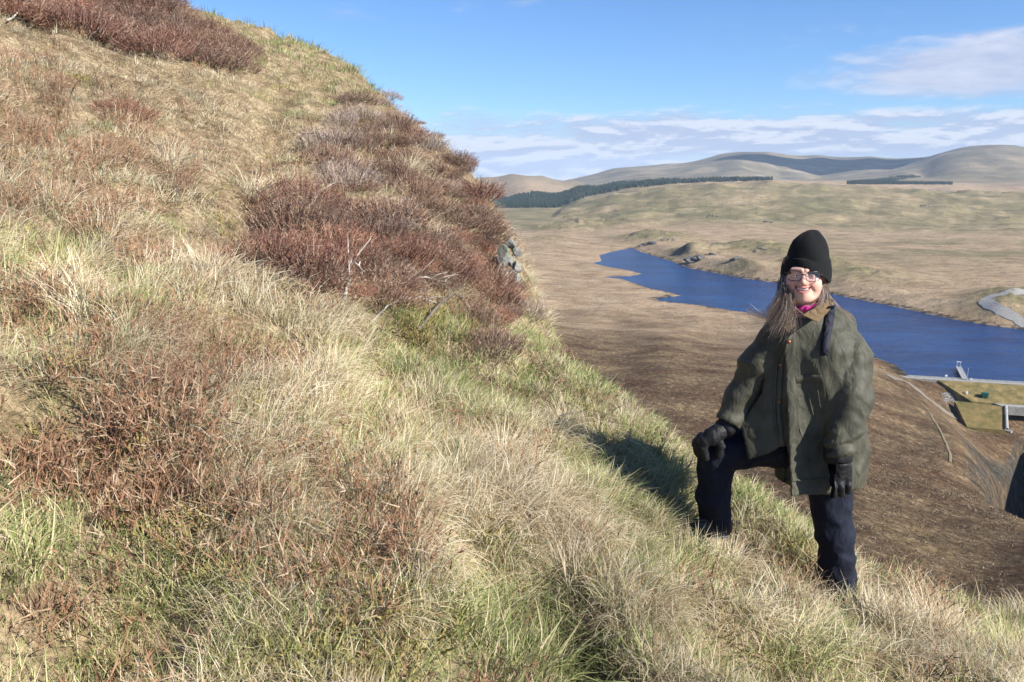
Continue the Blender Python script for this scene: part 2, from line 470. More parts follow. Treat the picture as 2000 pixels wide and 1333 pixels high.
HUMMOCKS = [(1262,470,-147,60,14),(1300,468,-147,70,10),(1352,503,-147,30,13),(1410,497,-145,70,13),(1480,487,-145,60,14),(1530,503,-145,60,13),(1600,525,-145,60,12),(1680,548,-145,60,10),(1440,530,-147,40,8),(1100,445,-147,120,16),(1180,440,-147,110,13),(1060,470,-147,60,8),
            (1950,612,-147,40,7),(1990,600,-147,45,10)]
az = np.radians(np.concatenate([np.arange(-60, -6, 1.0), np.arange(-6, 35.5, 0.10), np.arange(36, 75, 1.0)]))
lr = np.concatenate([np.linspace(math.log(12), math.log(90), 30)[:-1], np.linspace(math.log(90), math.log(480), 125)[:-1], np.linspace(math.log(480), math.log(2600), 240)[:-1],
                     np.linspace(math.log(2600), math.log(13500), 140)])
AZ, LR = np.meshgrid(az, lr)
VX = np.exp(LR) * np.sin(AZ); VY = np.exp(LR) * np.cos(AZ)
VZ, SD, HUM, GG = val_h(VX, VY, True)
RR = np.exp(LR)
U, V_, _ = project(np.stack([VX, VY, VZ], -1))
# what grows where (ground cover of the valley, 0..1)
mv = V_ - (596 + 0.115 * (U - 1050)) + 46 * fbm(VX / 70, VY / 70, 4, 61)
moor = np.clip(sstep(-18, 62, mv), 0, 1) * (RR < 900)
green = sstep(2150, 2450, RR) * (1 - sstep(3700, 4600, RR)) * (0.75 + 0.35 * fbm(VX / 260, VY / 260, 3, 63))
green = np.maximum(green, 0.75 * np.clip(HUM / 9, 0, 1))
green = np.maximum(green, 0.8 * sstep(1350, 1800, U) * sstep(555, 490, V_) * (1 - sstep(2000, 2200, RR)) * (0.5 + 0.8 * fbm(VX / 90, VY / 90, 3, 66)) * (RR > 900))
mount = sstep(5000, 6500, RR)
gy_, gx_ = np.gradient(VZ, axis=0), np.gradient(VZ, axis=1)
steep = np.zeros_like(VZ)
dr = np.gradient(np.exp(LR), axis=0); steep = np.hypot(gy_ / dr, gx_ / (np.exp(LR) * np.gradient(AZ, axis=1)))
rock = sstep(0.62, 1.0, steep) * (RR > 300) * (RR < 4300) + np.where(GG < 22, sstep(0.5, 0.9, steep), 0)
shore = np.where((SD > -3) & (SD < 9), 1.0, 0.0) * sstep(1150, 1300, U)
valley = mesh_obj('valley_ground', np.stack([VX, VY, VZ], -1).reshape(-1, 3), grid_faces(len(lr), len(az)))
for nm, ar in (('moor', moor), ('green', np.clip(green, 0, 1)), ('mount', mount), ('rock', np.clip(rock, 0, 1)), ('shore', shore)): set_attr(valley, nm, ar)
tag(valley, 'wide moorland valley floor, moor slopes and far mountains', 'valley', kind='structure')
m = N('valley_cover', 0.95, 0.05)
p = m.pos()
tan = m.ramp(m.noise(p, 0.022, 6, 0.6), [(0.3, (0.23, 0.160, 0.098)), (0.5, (0.32, 0.235, 0.148)), (0.7, (0.38, 0.29, 0.19))])
tan = m.mix(m.rng(m.noise(m.scaled(p, (0.35, 1.2, 1)), 0.03, 6, 0.7), 0.56, 0.68, 0, 0.6), tan, (0.13, 0.10, 0.06))
st = m.scaled(p, (0.50, 0.27, 0.35), (0, 0, math.radians(-32)))
mo = m.ramp(m.noise(st, 0.9, 8, 0.72), [(0.28, (0.062, 0.043, 0.029)), (0.44, (0.105, 0.074, 0.047)), (0.56, (0.145, 0.105, 0.067)), (0.68, (0.30, 0.235, 0.155))])
mo2 = m.ramp(m.noise(p, 0.035, 5, 0.6), [(0.35, (0.78, 0.66, 0.60)), (0.5, (1.05, 1.0, 0.93)), (0.66, (1.5, 1.5, 1.3))])
mo = m.mix(1.0, mo, mo2, 'MULTIPLY')
gr = m.ramp(m.noise(p, 0.008, 8, 0.66), [(0.3, (0.075, 0.078, 0.036)), (0.46, (0.135, 0.128, 0.060)), (0.56, (0.20, 0.172, 0.09)), (0.66, (0.31, 0.25, 0.15))])
gr = m.mix(m.rng(m.noise(m.scaled(p, (1, 1, 6)), 0.022, 7, 0.75), 0.57, 0.66, 0, 0.85), gr, (0.055, 0.056, 0.040))
mt = m.ramp(m.noise(p, 0.0025, 8, 0.65), [(0.32, (0.095, 0.085, 0.055)), (0.48, (0.16, 0.135, 0.085)), (0.60, (0.235, 0.19, 0.125)), (0.7, (0.30, 0.25, 0.17))])
rk = m.ramp(m.noise(p, 0.25, 6, 0.7), [(0.35, (0.025, 0.023, 0.02)), (0.55, (0.075, 0.068, 0.055)), (0.7, (0.16, 0.145, 0.12))])
col = m.mix(m.attr('moor'), tan, mo)
col = m.mix(m.attr('green'), col, gr)
col = m.mix(m.attr('mount'), col, mt)
rf = m.math('MULTIPLY', m.attr('rock'), m.rng(m.noise(p, 0.06, 5, 0.7), 0.38, 0.55, 0, 1))
col = m.mix(rf, col, rk)
col = m.mix(m.math('MULTIPLY', m.attr('shore'), m.rng(m.noise(p, 0.1, 5, 0.7), 0.40, 0.56, 0, 0.95)), col, (0.035, 0.032, 0.026))
fine = m.ramp(m.noise(p, 0.55, 8, 0.78), [(0.32, (0.62, 0.60, 0.58)), (0.5, (1.0, 1.0, 1.0)), (0.68, (1.38, 1.36, 1.34))])
midc = m.ramp(m.noise(m.scaled(p, (0.7, 1.5, 1)), 0.045, 8, 0.74), [(0.32, (0.66, 0.68, 0.66)), (0.5, (1.0, 1.0, 1.0)), (0.66, (1.26, 1.22, 1.2))])
col = m.mix(1.0, m.mix(1.0, col, fine, 'MULTIPLY'), midc, 'MULTIPLY')
m.color(col)
m.bump(m.math('ADD', m.noise(st, 1.6, 8, 0.75), m.math('MULTIPLY', m.noise(p, 0.06, 8, 0.7), 6.0)), 1.0, 0.9)
valley.data.materials.append(m.m)

# the reservoir
xs = [q[0] for q in LAKE]; ys = [q[1] for q in LAKE]
wx = np.linspace(min(xs) - 60, max(xs) + 60, 40); wy = np.linspace(min(ys) - 60, max(ys) + 60, 40)
WX, WY = np.meshgrid(wx, wy)
# only the part that belongs to the basin: cut below the dam
DAM_A = on_z(1775, 734, LAKE_Z)[:2]; DAM_B = on_z(2150, 757, LAKE_Z)[:2]
m = N('reservoir_water', 0.2, 0.2)
p = m.pos()
m.color(m.mix(m.rng(m.noise(m.scaled(p, (0.6, 1.6, 1)), 0.012, 4, 0.6), 0.35, 0.65, 0, 1), (0.002, 0.020, 0.085), (0.004, 0.040, 0.145)))
wv = m.math('ADD', m.noise(m.scaled(p, (0.5, 1.3, 1)), 0.35, 4, 0.6), m.math('MULTIPLY', m.noise(m.scaled(p, (0.5, 1.3, 1)), 0.06, 3, 0.5), 1.6))
m.bump(wv, 1.0, 2.2)
bmw = bmesh.new()
vs = [bmw.verts.new((x + 0.0, y, LAKE_Z)) for x, y in LAKE]
f = bmw.faces.new(vs)
bmesh.ops.triangulate(bmw, faces=[f])
for v in bmw.verts:      # run a little under the banks
    pass
mew = bpy.data.meshes.new('reservoir_water'); bmw.to_mesh(mew); bmw.free()
mew.materials.append(m.m)
ow = link(bpy.data.objects.new('reservoir_water', mew))
tag(ow, 'long deep blue reservoir winding through the valley', 'lake', kind='structure')

# ================================================================ GROUND COVER OF THE NEAR SLOPE
rng = np.random.default_rng(11)
def hit(u, v):
    """where the sight line of a pixel meets the near slope"""
    d = np.linspace(1.2, 19, 260); P = ray(u, v)[None] * d[:, None]
    g = P[:, 2] - near_h(P[:, 0], P[:, 1])
    i = int(np.argmax(g < 0))
    if not g[i] < 0: return P[-1]
    d = np.linspace(d[max(i - 1, 0)], d[i], 12); P = ray(u, v)[None] * d[:, None]
    return P[int(np.argmax(P[:, 2] - near_h(P[:, 0], P[:, 1]) < 0))]
def blobs(u, v, L):
    t = np.zeros_like(u)
    for q in L:
        a, b, ra, rb, w = q[:5]; th = math.radians(q[5]) if len(q) > 5 else 0.0
        du, dv = u - a, v - b
        x = (du * math.cos(th) + dv * math.sin(th)) / ra; y = (-du * math.sin(th) + dv * math.cos(th)) / rb
        t = np.maximum(t, w * np.exp(-(x * x + y * y) ** 1.5 * 0.7))
    return t
GREEN = [(560,90,200,60,1,22),(690,160,60,40,1,35),(430,20,90,30,1,10),(640,150,90,50,.9,30),(760,660,90,60,.9),(850,720,140,60,.95,20),(930,770,110,50,.9,20),(1000,720,120,45,.8,30),(1060,690,70,55,.9,35),(1150,800,60,60,.6),
         (1130,730,70,40,.9,40),(1250,860,120,45,.95,40),(1300,930,60,80,.8),(1450,970,110,40,.9,25),(1540,1040,50,55,.9),(1800,1120,140,45,1,20),(1150,920,70,60,.6),(1230,990,130,60,.7,25),(1300,1090,110,60,.7),(700,830,60,60,.6),(830,890,70,50,.6),
         (950,1210,110,60,.8),(1060,1290,130,50,.7),(1500,1300,110,40,.6),(1180,1240,70,60,.6),(60,510,110,35,.7),(250,590,70,40,.7),(480,700,70,40,.5),(30,1080,80,50,.6),(300,1140,110,60,.6),(560,1280,130,60,.8),(1950,1280,70,60,.6),(960,550,35,60,.9),
         (560,195,45,40,.7),(1640,1265,90,40,.5),(100,1300,100,50,.4),(880,640,60,40,.9),(620,560,70,25,.6,20),(1400,1010,40,30,.5),(950,620,50,50,.9)]
SPRIG = [(400,850,210,110,1,20),(330,960,160,80,.95),(80,960,120,60,.9,-10),(760,1040,80,75,.8),(520,940,110,80,.7),(690,1240,60,50,.5),(150,290,230,90,.85,10),(60,190,170,110,.9),(250,520,150,45,.6),(80,620,130,60,.6),(300,650,150,60,.6),(150,1210,160,60,.6),
         (190,430,120,60,.7),(420,700,140,50,.5,20),(30,420,80,60,.6),(470,1010,120,60,.6),(1560,1180,60,30,.6),(1740,1170,70,30,.6),(1490,1130,60,30,.4),(380,100,60,60,.4),(1800,1240,80,30,.5,10),(1360,1160,60,40,.3),(620,1130,120,50,.5)]
MOSS = [(560,1100,130,60,.9),(750,1200,110,60,.9),(640,1290,120,40,.8),(820,650,70,35,1),(750,700,45,30,.8),(1560,1090,50,30,.7),(1860,1190,50,25,.7),(380,1060,100,50,.6)]
BARE = [(505,430,45,40,1),(545,230,26,60,.9,15),(520,330,28,70,.8,8),(450,400,40,30,.7),(830,600,110,28,.7,10),(880,660,70,25,.5)]
BANK = [(700,470,210,100,1,25),(620,400,90,60,.9),(860,360,70,110,1,-25),(690,280,110,60,.9,20),(780,220,70,40,.9,25),(960,470,40,90,.9,-15),(590,520,90,45,1,20),(200,20,260,55,1,12),(400,90,90,40,.9,25),(960,690,70,35,.8,20),(790,560,140,40,.8,10)]

# --- blades gathered into tufts, a few kinds of tuft: arrays (verts, triangles, hue, tip)
def blade_tuft(seed, n, R, L, W, bend, lean, spread, segs=2, base_z=-0.012):
    r = np.random.default_rng(seed)
    ph = r.uniform(0, 2 * math.pi, n); rad = R * np.sqrt(r.uniform(0, 1, n))
    bx, by = rad * np.cos(ph), rad * np.sin(ph)
    ln = L * r.uniform(0.45, 1.15, n); w = W * r.uniform(0.7, 1.3, n)
    # heading: outwards plus the way the tuft is combed
    hx = np.cos(ph) * spread * rad / R + lean + r.normal(0, 0.4, n); hy = np.sin(ph) * spread * rad / R + r.normal(0, 0.4, n)
    hl = np.hypot(hx, hy) + 1e-6; hx /= hl; hy /= hl
    bd = np.clip(bend * r.uniform(0.5, 1.4, n) * np.minimum(1.0, 0.4 + hl * 0.6), 0.02, 1.25)
    tw = r.uniform(-0.9, 0.9, n)
    sx, sy, sz = -hy * np.cos(tw), hx * np.cos(tw), np.sin(tw)
    hue = r.uniform(0, 1, n); side = r.normal(0, 0.12, n)
    V, T = [], []
    for k in range(segs + 1):
        t = k / segs
        q = np.linspace(0, t, 7); dt = t / 6
        ang = bd[:, None] * (0.25 + q[None] ** 0.85 * 1.7); am = (ang[:, :-1] + ang[:, 1:]) / 2
        hor = np.sin(am).sum(1) * dt * ln; ver = np.cos(am).sum(1) * dt * ln
        px = bx + hx * hor - hy * side * ln * t * t; py = by + hy * hor + hx * side * ln * t * t; pz = ver + base_z
        if k == segs:
            V.append(np.stack([px, py, pz], 1)); T.append(np.full(n, 1.0))
        else:
            ww = w * (1 - 0.45 * t) * 0.5
            for sg in (-1, 1):
                V.append(np.stack([px + sg * sx * ww, py + sg * sy * ww, pz + sg * sz * ww * 0.5], 1)); T.append(np.full(n, t))
    nv = 2 * segs + 1
    V = np.stack(V, 1).reshape(-1, 3); T = np.stack(T, 1).ravel(); Hh = np.repeat(hue, nv)
    base = np.arange(n)[:, None] * nv
    tr = []
    for k in range(segs - 1): tr += [[2 * k, 2 * k + 1, 2 * k + 3], [2 * k, 2 * k + 3, 2 * k + 2]]
    tr.append([2 * segs - 2, 2 * segs - 1, 2 * segs])
    F = np.concatenate([base + np.array([q]) for q in tr], 0)
    return V, F, Hh, T
def sprig_tuft(seed, n, R, L, W, tilt=0.35, side=5, lean=0.0, dome=0.0, H=0.0):
    """upright heather twigs, each with short side shoots"""
    r = np.random.default_rng(seed)
    V, F, Hh, T = [], [], [], []
    def spike(a, b, w0, sd, hue, t0, t1):
        i = len(V)
        V.extend([a - sd * w0, a + sd * w0, b]); F.append((i, i + 1, i + 2)); Hh.extend([hue] * 3); T.extend([t0, t0, t1])
    for _ in range(n):
        ph = r.uniform(0, 2 * math.pi); q = math.sqrt(r.uniform(0, 1))
        dirv = np.array([math.cos(ph) * q, math.sin(ph) * q, 0.0])
        base = dirv * R
        if dome > 0: base[2] = H * math.sqrt(max(0, 1 - q * q)) * r.uniform(0.15, 0.95)
        d = np.array([dirv[0] * tilt * (1 + dome) + lean + r.normal(0, 0.25), dirv[1] * tilt * (1 + dome) + r.normal(0, 0.25), 1.0]); d /= np.linalg.norm(d)
        ln = L * r.uniform(0.5, 1.15); hue = r.uniform(0, 1)
        c = r.normal(0, 0.25, 3); c[2] = abs(c[2]) * 0.3
        sd = np.cross(d, r.normal(0, 1, 3)); sd /= np.linalg.norm(sd)
        mid = base + d * ln * 0.55 + c * ln * 0.1; end = base + d * ln + c * ln * 0.35
        spike(base, mid + (mid - base) * 0.35, W * 0.55, sd, hue, 0, 0.6); spike(mid - (end - mid) * 0.3, end, W * 0.55, sd, hue, 0.4, 1)
        for k in range(side):
            t = r.uniform(0.25, 0.95); a = base + d * ln * t + c * ln * 0.35 * t * t
            dd = d * 0.8 + r.normal(0, 0.5, 3); dd /= np.linalg.norm(dd)
            s2 = np.cross(dd, r.normal(0, 1, 3)); s2 /= np.linalg.norm(s2)
            spike(a, a + dd * ln * r.uniform(0.15, 0.32), W * 0.6, s2, min(1, max(0, hue + r.normal(0, 0.15))), t, 1)
    return np.array(V), np.array(F), np.array(Hh), np.array(T)

def lay_normal(m, k):
    """a sward scatters light as a rough sheet: blend each thin blade's normal with the lie of the slope"""
    if not k: return
    g = m.node('ShaderNodeNewGeometry'); a = m.node('ShaderNodeVectorMath', operation='ADD'); nn = m.node('ShaderNodeVectorMath', operation='NORMALIZE')
    m.l(g.outputs['Normal'], a.inputs[0]); a.inputs[1].default_value = (0.36 * k, -0.10 * k, 0.92 * k)
    m.l(a.outputs[0], nn.inputs[0]); m.l(nn.outputs[0], m.b.inputs['Normal'])
def plant_mat(name, stops, low=None, low_f=0.6, patch=1.0, rough=0.7, tr=0.28, lay=0.75, patch_cols=((0.72, 0.70, 0.68), (1.22, 1.2, 1.15))):
    m = N(name, rough, 0.25)
    p = m.pos()
    c = m.ramp(m.attr('hue'), stops)
    if low is not None:      # living green leaf bases, dead tips
        f = m.math('MULTIPLY', m.rng(m.attr('tip'), 0.05, 0.6, 1, 0), m.rng(m.noise(p, 1.7, 3, 0.6), 0.36, 0.62, 0.1, low_f))
        c = m.mix(f, c, low)
    pc = m.ramp(m.noise(p, patch, 4, 0.6), [(0.33, patch_cols[0]), (0.67, patch_cols[1])])
    m.color(m.mix(1.0, c, pc, 'MULTIPLY'))
    lay_normal(m, lay); m.translucent(tr)
    return m.m
straw_mat = plant_mat('dry_grass_blades', [(0.0, (0.25, 0.165, 0.085)), (0.2, (0.43, 0.335, 0.205)), (0.55, (0.59, 0.50, 0.35)), (0.9, (0.72, 0.655, 0.51)), (1.0, (0.62, 0.59, 0.43))], low=(0.26, 0.25, 0.10), low_f=0.4)
green_mat = plant_mat('green_grass_blades', [(0.0, (0.15, 0.195, 0.06)), (0.3, (0.27, 0.315, 0.11)), (0.55, (0.38, 0.415, 0.18)), (0.70, (0.49, 0.44, 0.26)), (1.0, (0.62, 0.53, 0.35))], tr=0.35)
sprig_mat = plant_mat('heather_sprigs', [(0.0, (0.12, 0.058, 0.036)), (0.35, (0.22, 0.115, 0.068)), (0.6, (0.28, 0.165, 0.092)), (0.8, (0.27, 0.19, 0.13)), (1.0, (0.44, 0.34, 0.24))], low=(0.10, 0.09, 0.03), low_f=0.6, tr=0.15)
moss_mat = plant_mat('moss_shoots', [(0.0, (0.16, 0.145, 0.04)), (0.5, (0.27, 0.225, 0.075)), (1.0, (0.36, 0.31, 0.12))], tr=0.2)

def euler_mats(e):
    cx, sx_ = np.cos(e[:, 0]), np.sin(e[:, 0]); cy, sy_ = np.cos(e[:, 1]), np.sin(e[:, 1]); cz, sz_ = np.cos(e[:, 2]), np.sin(e[:, 2])
    M = np.empty((len(e), 3, 3))
    M[:, 0, 0] = cy * cz; M[:, 0, 1] = sx_ * sy_ * cz - cx * sz_; M[:, 0, 2] = cx * sy_ * cz + sx_ * sz_
    M[:, 1, 0] = cy * sz_; M[:, 1, 1] = sx_ * sy_ * sz_ + cx * cz; M[:, 1, 2] = cx * sy_ * sz_ - sx_ * cz
    M[:, 2, 0] = -sy_; M[:, 2, 1] = sx_ * cy; M[:, 2, 2] = cx * cy
    return M
TRIS = {}
def scatter(name, P, rot, scl, idx, kinds, mat, label, cat):
    """one sheet of uncountable growth, real blades"""
    Vs, Fs, Hs, Ts, off = [], [], [], [], 0
    for k, (V, F, H, T) in enumerate(kinds):
        s = np.where(idx == k)[0]
        if len(s) == 0: continue
        M = euler_mats(rot[s]) * scl[s][:, None, None]
        W_ = np.einsum('nij,vj->nvi', M, V) + P[s][:, None, :]
        Vs.append(W_.reshape(-1, 3).astype(np.float32))
        Fs.append(((np.arange(len(s)) * len(V) + off)[:, None, None] + F[None]).reshape(-1, 3).astype(np.int32)); off += len(s) * len(V)
        tint = np.clip(np.random.default_rng(k + 5).normal(0, 0.13, len(s)), -0.3, 0.3)
        Hs.append(np.clip(H[None] + tint[:, None], 0, 1).ravel()); Ts.append(np.tile(T, len(s)))
    V = np.concatenate(Vs); F = np.concatenate(Fs); n = len(F)
    me = bpy.data.meshes.new(name)
    me.vertices.add(len(V)); me.vertices.foreach_set('co', V.ravel())
    me.loops.add(n * 3); me.loops.foreach_set('vertex_index', F.ravel())
    me.polygons.add(n); me.polygons.foreach_set('loop_start', np.arange(0, n * 3, 3, dtype=np.int32))
    me.update(calc_edges=True)
    me.materials.append(mat)
    o = link(bpy.data.objects.new(name, me))
    set_attr(o, 'hue', np.concatenate(Hs)); set_attr(o, 'tip', np.concatenate(Ts))
    tag(o, label, cat, kind='stuff'); TRIS[name] = n
    return o

def sample_ground(density, n_try, seed):
    """random points of the visible slope; density(d, u, v) in 0..1 thins them"""
    r = np.random.default_rng(seed)
    # even in plan, more where near the lens
    rr = np.exp(r.uniform(math.log(1.0), math.log(19.0), n_try)); aa = np.radians(r.uniform(-44, 42, n_try))
    x = rr * np.sin(aa); y = rr * np.cos(aa)
    s = -polyline_sd(x, y, EDGE)
    k = (s < 0.55) & (x > -10.8) & (x < 8.8)
    x, y, rr = x[k], y[k], rr[k]
    z = near_h(x, y); P = np.stack([x, y, z], 1)
    u, v, d = project(P)
    k = (u > -260) & (u < 2260) & (v < 1620) & (d > 0.8)
    P, u, v, d, rr = P[k], u[k], v[k], d[k], rr[k]
    # polar log sampling has density ~1/r^2: bring it to ~1/r
    trod = 0.97 * np.exp(-((((u - 1385) / 60) ** 2 + ((v - 1064) / 44) ** 2) ** 2))      # flattened in front of the boot
    keep = r.uniform(0, 1, len(P)) < density(d, u, v) * (1 - trod)
    return P[keep], u[keep], v[keep], d[keep], r
def lie(P, r, lean_dir, wob=0.25, up=0.55):
    """Euler angles: upright between plumb and the slope's normal, turned to the combing direction"""
    nrm = near_n(P[:, 0], P[:, 1]); nrm[:, 2] += up / (1 - up) if up < 1 else 10; nrm /= np.linalg.norm(nrm, axis=1, keepdims=True)
    nrm[:, :2] += r.normal(0, wob * 0.35, (len(P), 2)); nrm /= np.linalg.norm(nrm, axis=1, keepdims=True)
    # R = Rz(c) * Ry(b) * Rx(a), Euler XYZ: z axis -> nrm after turning by heading c
    c = lean_dir
    nx = nrm[:, 0] * np.cos(c) + nrm[:, 1] * np.sin(c); ny = -nrm[:, 0] * np.sin(c) + nrm[:, 1] * np.cos(c)
    b = np.arctan2(nx, np.hypot(ny, nrm[:, 2])); a = -np.arctan2(ny, nrm[:, 2])
    return np.stack([a, b, c], 1)
def comb(P, r, wild=1.3):
    """heading of the swept grass: downhill to the right with slow swirls"""
    return -0.35 + 2.6 * fbm(P[:, 0] * 0.55, P[:, 1] * 0.55, 3, 71) + 1.4 * fbm(P[:, 0] * 2.2, P[:, 1] * 2.2, 2, 73) + r.normal(0, wild * 0.5, len(P))

# near kinds first, coarser far kinds after them (fewer, wider blades where a blade is under a pixel)
straw_kinds = [blade_tuft(1, 32, 0.055, 0.17, 0.0026, 0.95, 0.8, 0.9, 3), blade_tuft(2, 26, 0.065, 0.22, 0.0024, 1.15, 1.2, 0.7, 4),
               blade_tuft(3, 34, 0.06, 0.14, 0.0028, 0.85, 0.4, 1.2, 2), blade_tuft(4, 22, 0.055, 0.17, 0.0024, 0.9, 0.5, 1.1, 3),
               blade_tuft(1, 26, 0.10, 0.15, 0.0038, 1.0, 0.8, 0.9), blade_tuft(2, 24, 0.11, 0.18, 0.0036, 1.2, 1.2, 0.7),
               blade_tuft(3, 28, 0.11, 0.11, 0.0040, 0.95, 0.4, 1.2), blade_tuft(4, 24, 0.10, 0.14, 0.0036, 1.0, 0.5, 1.1)]
green_kinds = [blade_tuft(5, 30, 0.06, 0.10, 0.0034, 0.6, 0.3, 1.0), blade_tuft(6, 28, 0.05, 0.15, 0.0032, 0.8, 0.6, 1.0), blade_tuft(7, 32, 0.07, 0.075, 0.0036, 0.5, 0.0, 1.0),
               blade_tuft(5, 24, 0.09, 0.08, 0.0044, 0.7, 0.3, 1.0), blade_tuft(6, 22, 0.08, 0.11, 0.0042, 0.9, 0.6, 1.0), blade_tuft(7, 26, 0.10, 0.06, 0.0046, 0.6, 0.0, 1.0)]
sprig_kinds = [sprig_tuft(8, 14, 0.06, 0.15, 0.0036), sprig_tuft(9, 11, 0.06, 0.19, 0.0034, lean=0.25), sprig_tuft(10, 15, 0.07, 0.11, 0.0038)]
moss_kinds = [sprig_tuft(12, 34, 0.07, 0.045, 0.006, side=3), sprig_tuft(13, 28, 0.06, 0.06, 0.005, side=3)]
def patchy(P, k, seed): return 0.5 + 0.5 * fbm(P[:, 0] * k, P[:, 1] * k, 3, seed)
def dens_base(d): return np.clip((d / 19.0) * 5.5, 0.55, 1.0)
NT = 40000
def d_straw(d, u, v):
    g = blobs(u, v, GREEN); s = blobs(u, v, SPRIG); b = blobs(u, v, BARE); k = blobs(u, v, BANK); ms = blobs(u, v, MOSS)
    return dens_base(d) * np.clip(1.1 - (0.66 + 0.2 * sstep(300, 150, v)) * g - 0.42 * s - 0.8 * b - 0.62 * k - 0.4 * ms, 0.16, 1)
P, u, v, d, r = sample_ground(d_straw, NT, 21)
tus = sstep(-0.25, 0.42, tussock_relief(P[:, 0], P[:, 1]) + 0.15 * r.normal(0, 1, len(P)))
keep = r.uniform(0, 1, len(P)) < 0.30 + 0.70 * tus; P, u, v, d, tus = P[keep], u[keep], v[keep], d[keep], tus[keep]
sc = (0.45 + 0.75 * tus) * r.uniform(0.75, 1.25, len(P)) * (1 - 0.35 * blobs(u, v, GREEN)) * np.clip(0.48 + 0.12 * d, 0.70, 1.0) * (1 - 0.35 * sstep(300, 150, v) * blobs(u, v, GREEN))
scatter('dry_grass', P, lie(P, r, comb(P, r)), sc, r.integers(0, 4, len(P)) + 4 * (d > 4.2), straw_kinds, straw_mat, 'pale straw coloured dead grass lying combed over the slope', 'grass')
def d_green(d, u, v):
    g = blobs(u, v, GREEN); k = blobs(u, v, BANK); b = blobs(u, v, BARE)
    return dens_base(d) * np.clip(0.10 + 0.07 * sstep(500, 800, v) + 0.80 * g - 0.1 * k - 0.1 * b, 0.03, 1)
P, u, v, d, r = sample_ground(d_green, NT, 22)
sc = r.uniform(0.7, 1.25, len(P)) * (0.8 + 0.4 * patchy(P, 2.0, 78)) * (1 + (0.25 + 0.5 * sstep(300, 150, v)) * blobs(u, v, GREEN))
scatter('green_grass', P, lie(P, r, comb(P, r, 2.0)), sc, r.integers(0, 3, len(P)) + 3 * (d > 4.2), green_kinds, green_mat, 'short green turf showing between the dead grass', 'grass')
def d_sprig(d, u, v):
    s = blobs(u, v, SPRIG); k = blobs(u, v, BANK)
    return dens_base(d) * np.clip(0.012 + 0.50 * s ** 1.3 + 0.30 * k, 0, 1)
P, u, v, d, r = sample_ground(d_sprig, NT, 23)
pk = patchy(P, 2.4, 79); k = r.uniform(0, 1, len(P)) < sstep(0.25, 0.6, pk); P, u, v = P[k], u[k], v[k]
scatter('heather_shoots', P, lie(P, r, comb(P, r, 3.0), 0.4), r.uniform(0.7, 1.25, len(P)), r.integers(0, 3, len(P)), sprig_kinds, sprig_mat, 'thin red brown heather shoots growing up through the grass', 'heather')
def d_moss(d, u, v):
    ms = blobs(u, v, MOSS); return dens_base(d) * np.clip(0.015 + 0.42 * ms + 0.04 * blobs(u, v, BARE), 0, 1)
P, u, v, d, r = sample_ground(d_moss, NT, 24)
scatter('moss', P, lie(P, r, r.uniform(0, 6, len(P))), r.uniform(0.7, 1.4, len(P)), r.integers(0, 2, len(P)), moss_kinds, moss_mat, 'yellow green moss cushions low among the grass', 'moss')

# ================================================================ THINGS IN THE VALLEY
def vhit(u, v, r0=90.0, r1=9000.0, n=300):
    """where the sight line of a pixel meets the valley ground"""
    rr = np.exp(np.linspace(math.log(r0), math.log(r1), n)); d = ray(u, v); h = math.hypot(d[0], d[1])
    P = d[None] * (rr / h)[:, None]
    g = P[:, 2] - val_h(P[:, 0], P[:, 1]); i = int(np.argmax(g < 0))
    if not g[i] < 0: return P[-1]
    rr = np.linspace(rr[max(i - 1, 0)], rr[i], 40); P = d[None] * (rr / h)[:, None]
    return P[int(np.argmax(P[:, 2] - val_h(P[:, 0], P[:, 1]) < 0))]
def simple(name, c, rough=0.85, c2=None, sc=1.0, bump=0.0):
    m = N(name, rough, 0.2)
    if c2: m.color(m.ramp(m.noise(m.pos(), sc, 5, 0.65), [(0.35, c), (0.65, c2)]))
    else: m.color(c)
    if bump: m.bump(m.noise(m.pos(), sc * 3, 4, 0.6), 0.6, bump)
    return m.m
gravel_mat = simple('grey_gravel', (0.20, 0.195, 0.18), 0.95, (0.30, 0.29, 0.27), 0.5)
earth_mat = simple('track_earth', (0.13, 0.108, 0.08), 0.95, (0.20, 0.172, 0.135), 0.25)
lawn_mat = simple('dam_grass', (0.10, 0.088, 0.030), 0.95, (0.24, 0.175, 0.075), 0.16, 0.8)
lawn2_mat = simple('dam_grass_lower', (0.095, 0.09, 0.028), 0.95, (0.21, 0.145, 0.06), 0.14, 0.8)
conc_mat = simple('pale_concrete', (0.25, 0.25, 0.235), 0.8, (0.40, 0.40, 0.38), 0.6)
dark_mat = simple('dark_timber', (0.05, 0.05, 0.05), 0.8, (0.09, 0.085, 0.08), 2)
steel_mat = simple('galvanised_steel', (0.48, 0.50, 0.52), 0.5)
white_mat = simple('white_paint', (0.78, 0.78, 0.76), 0.5)
hutg_mat = simple('green_hut_paint', (0.012, 0.075, 0.055), 0.6)
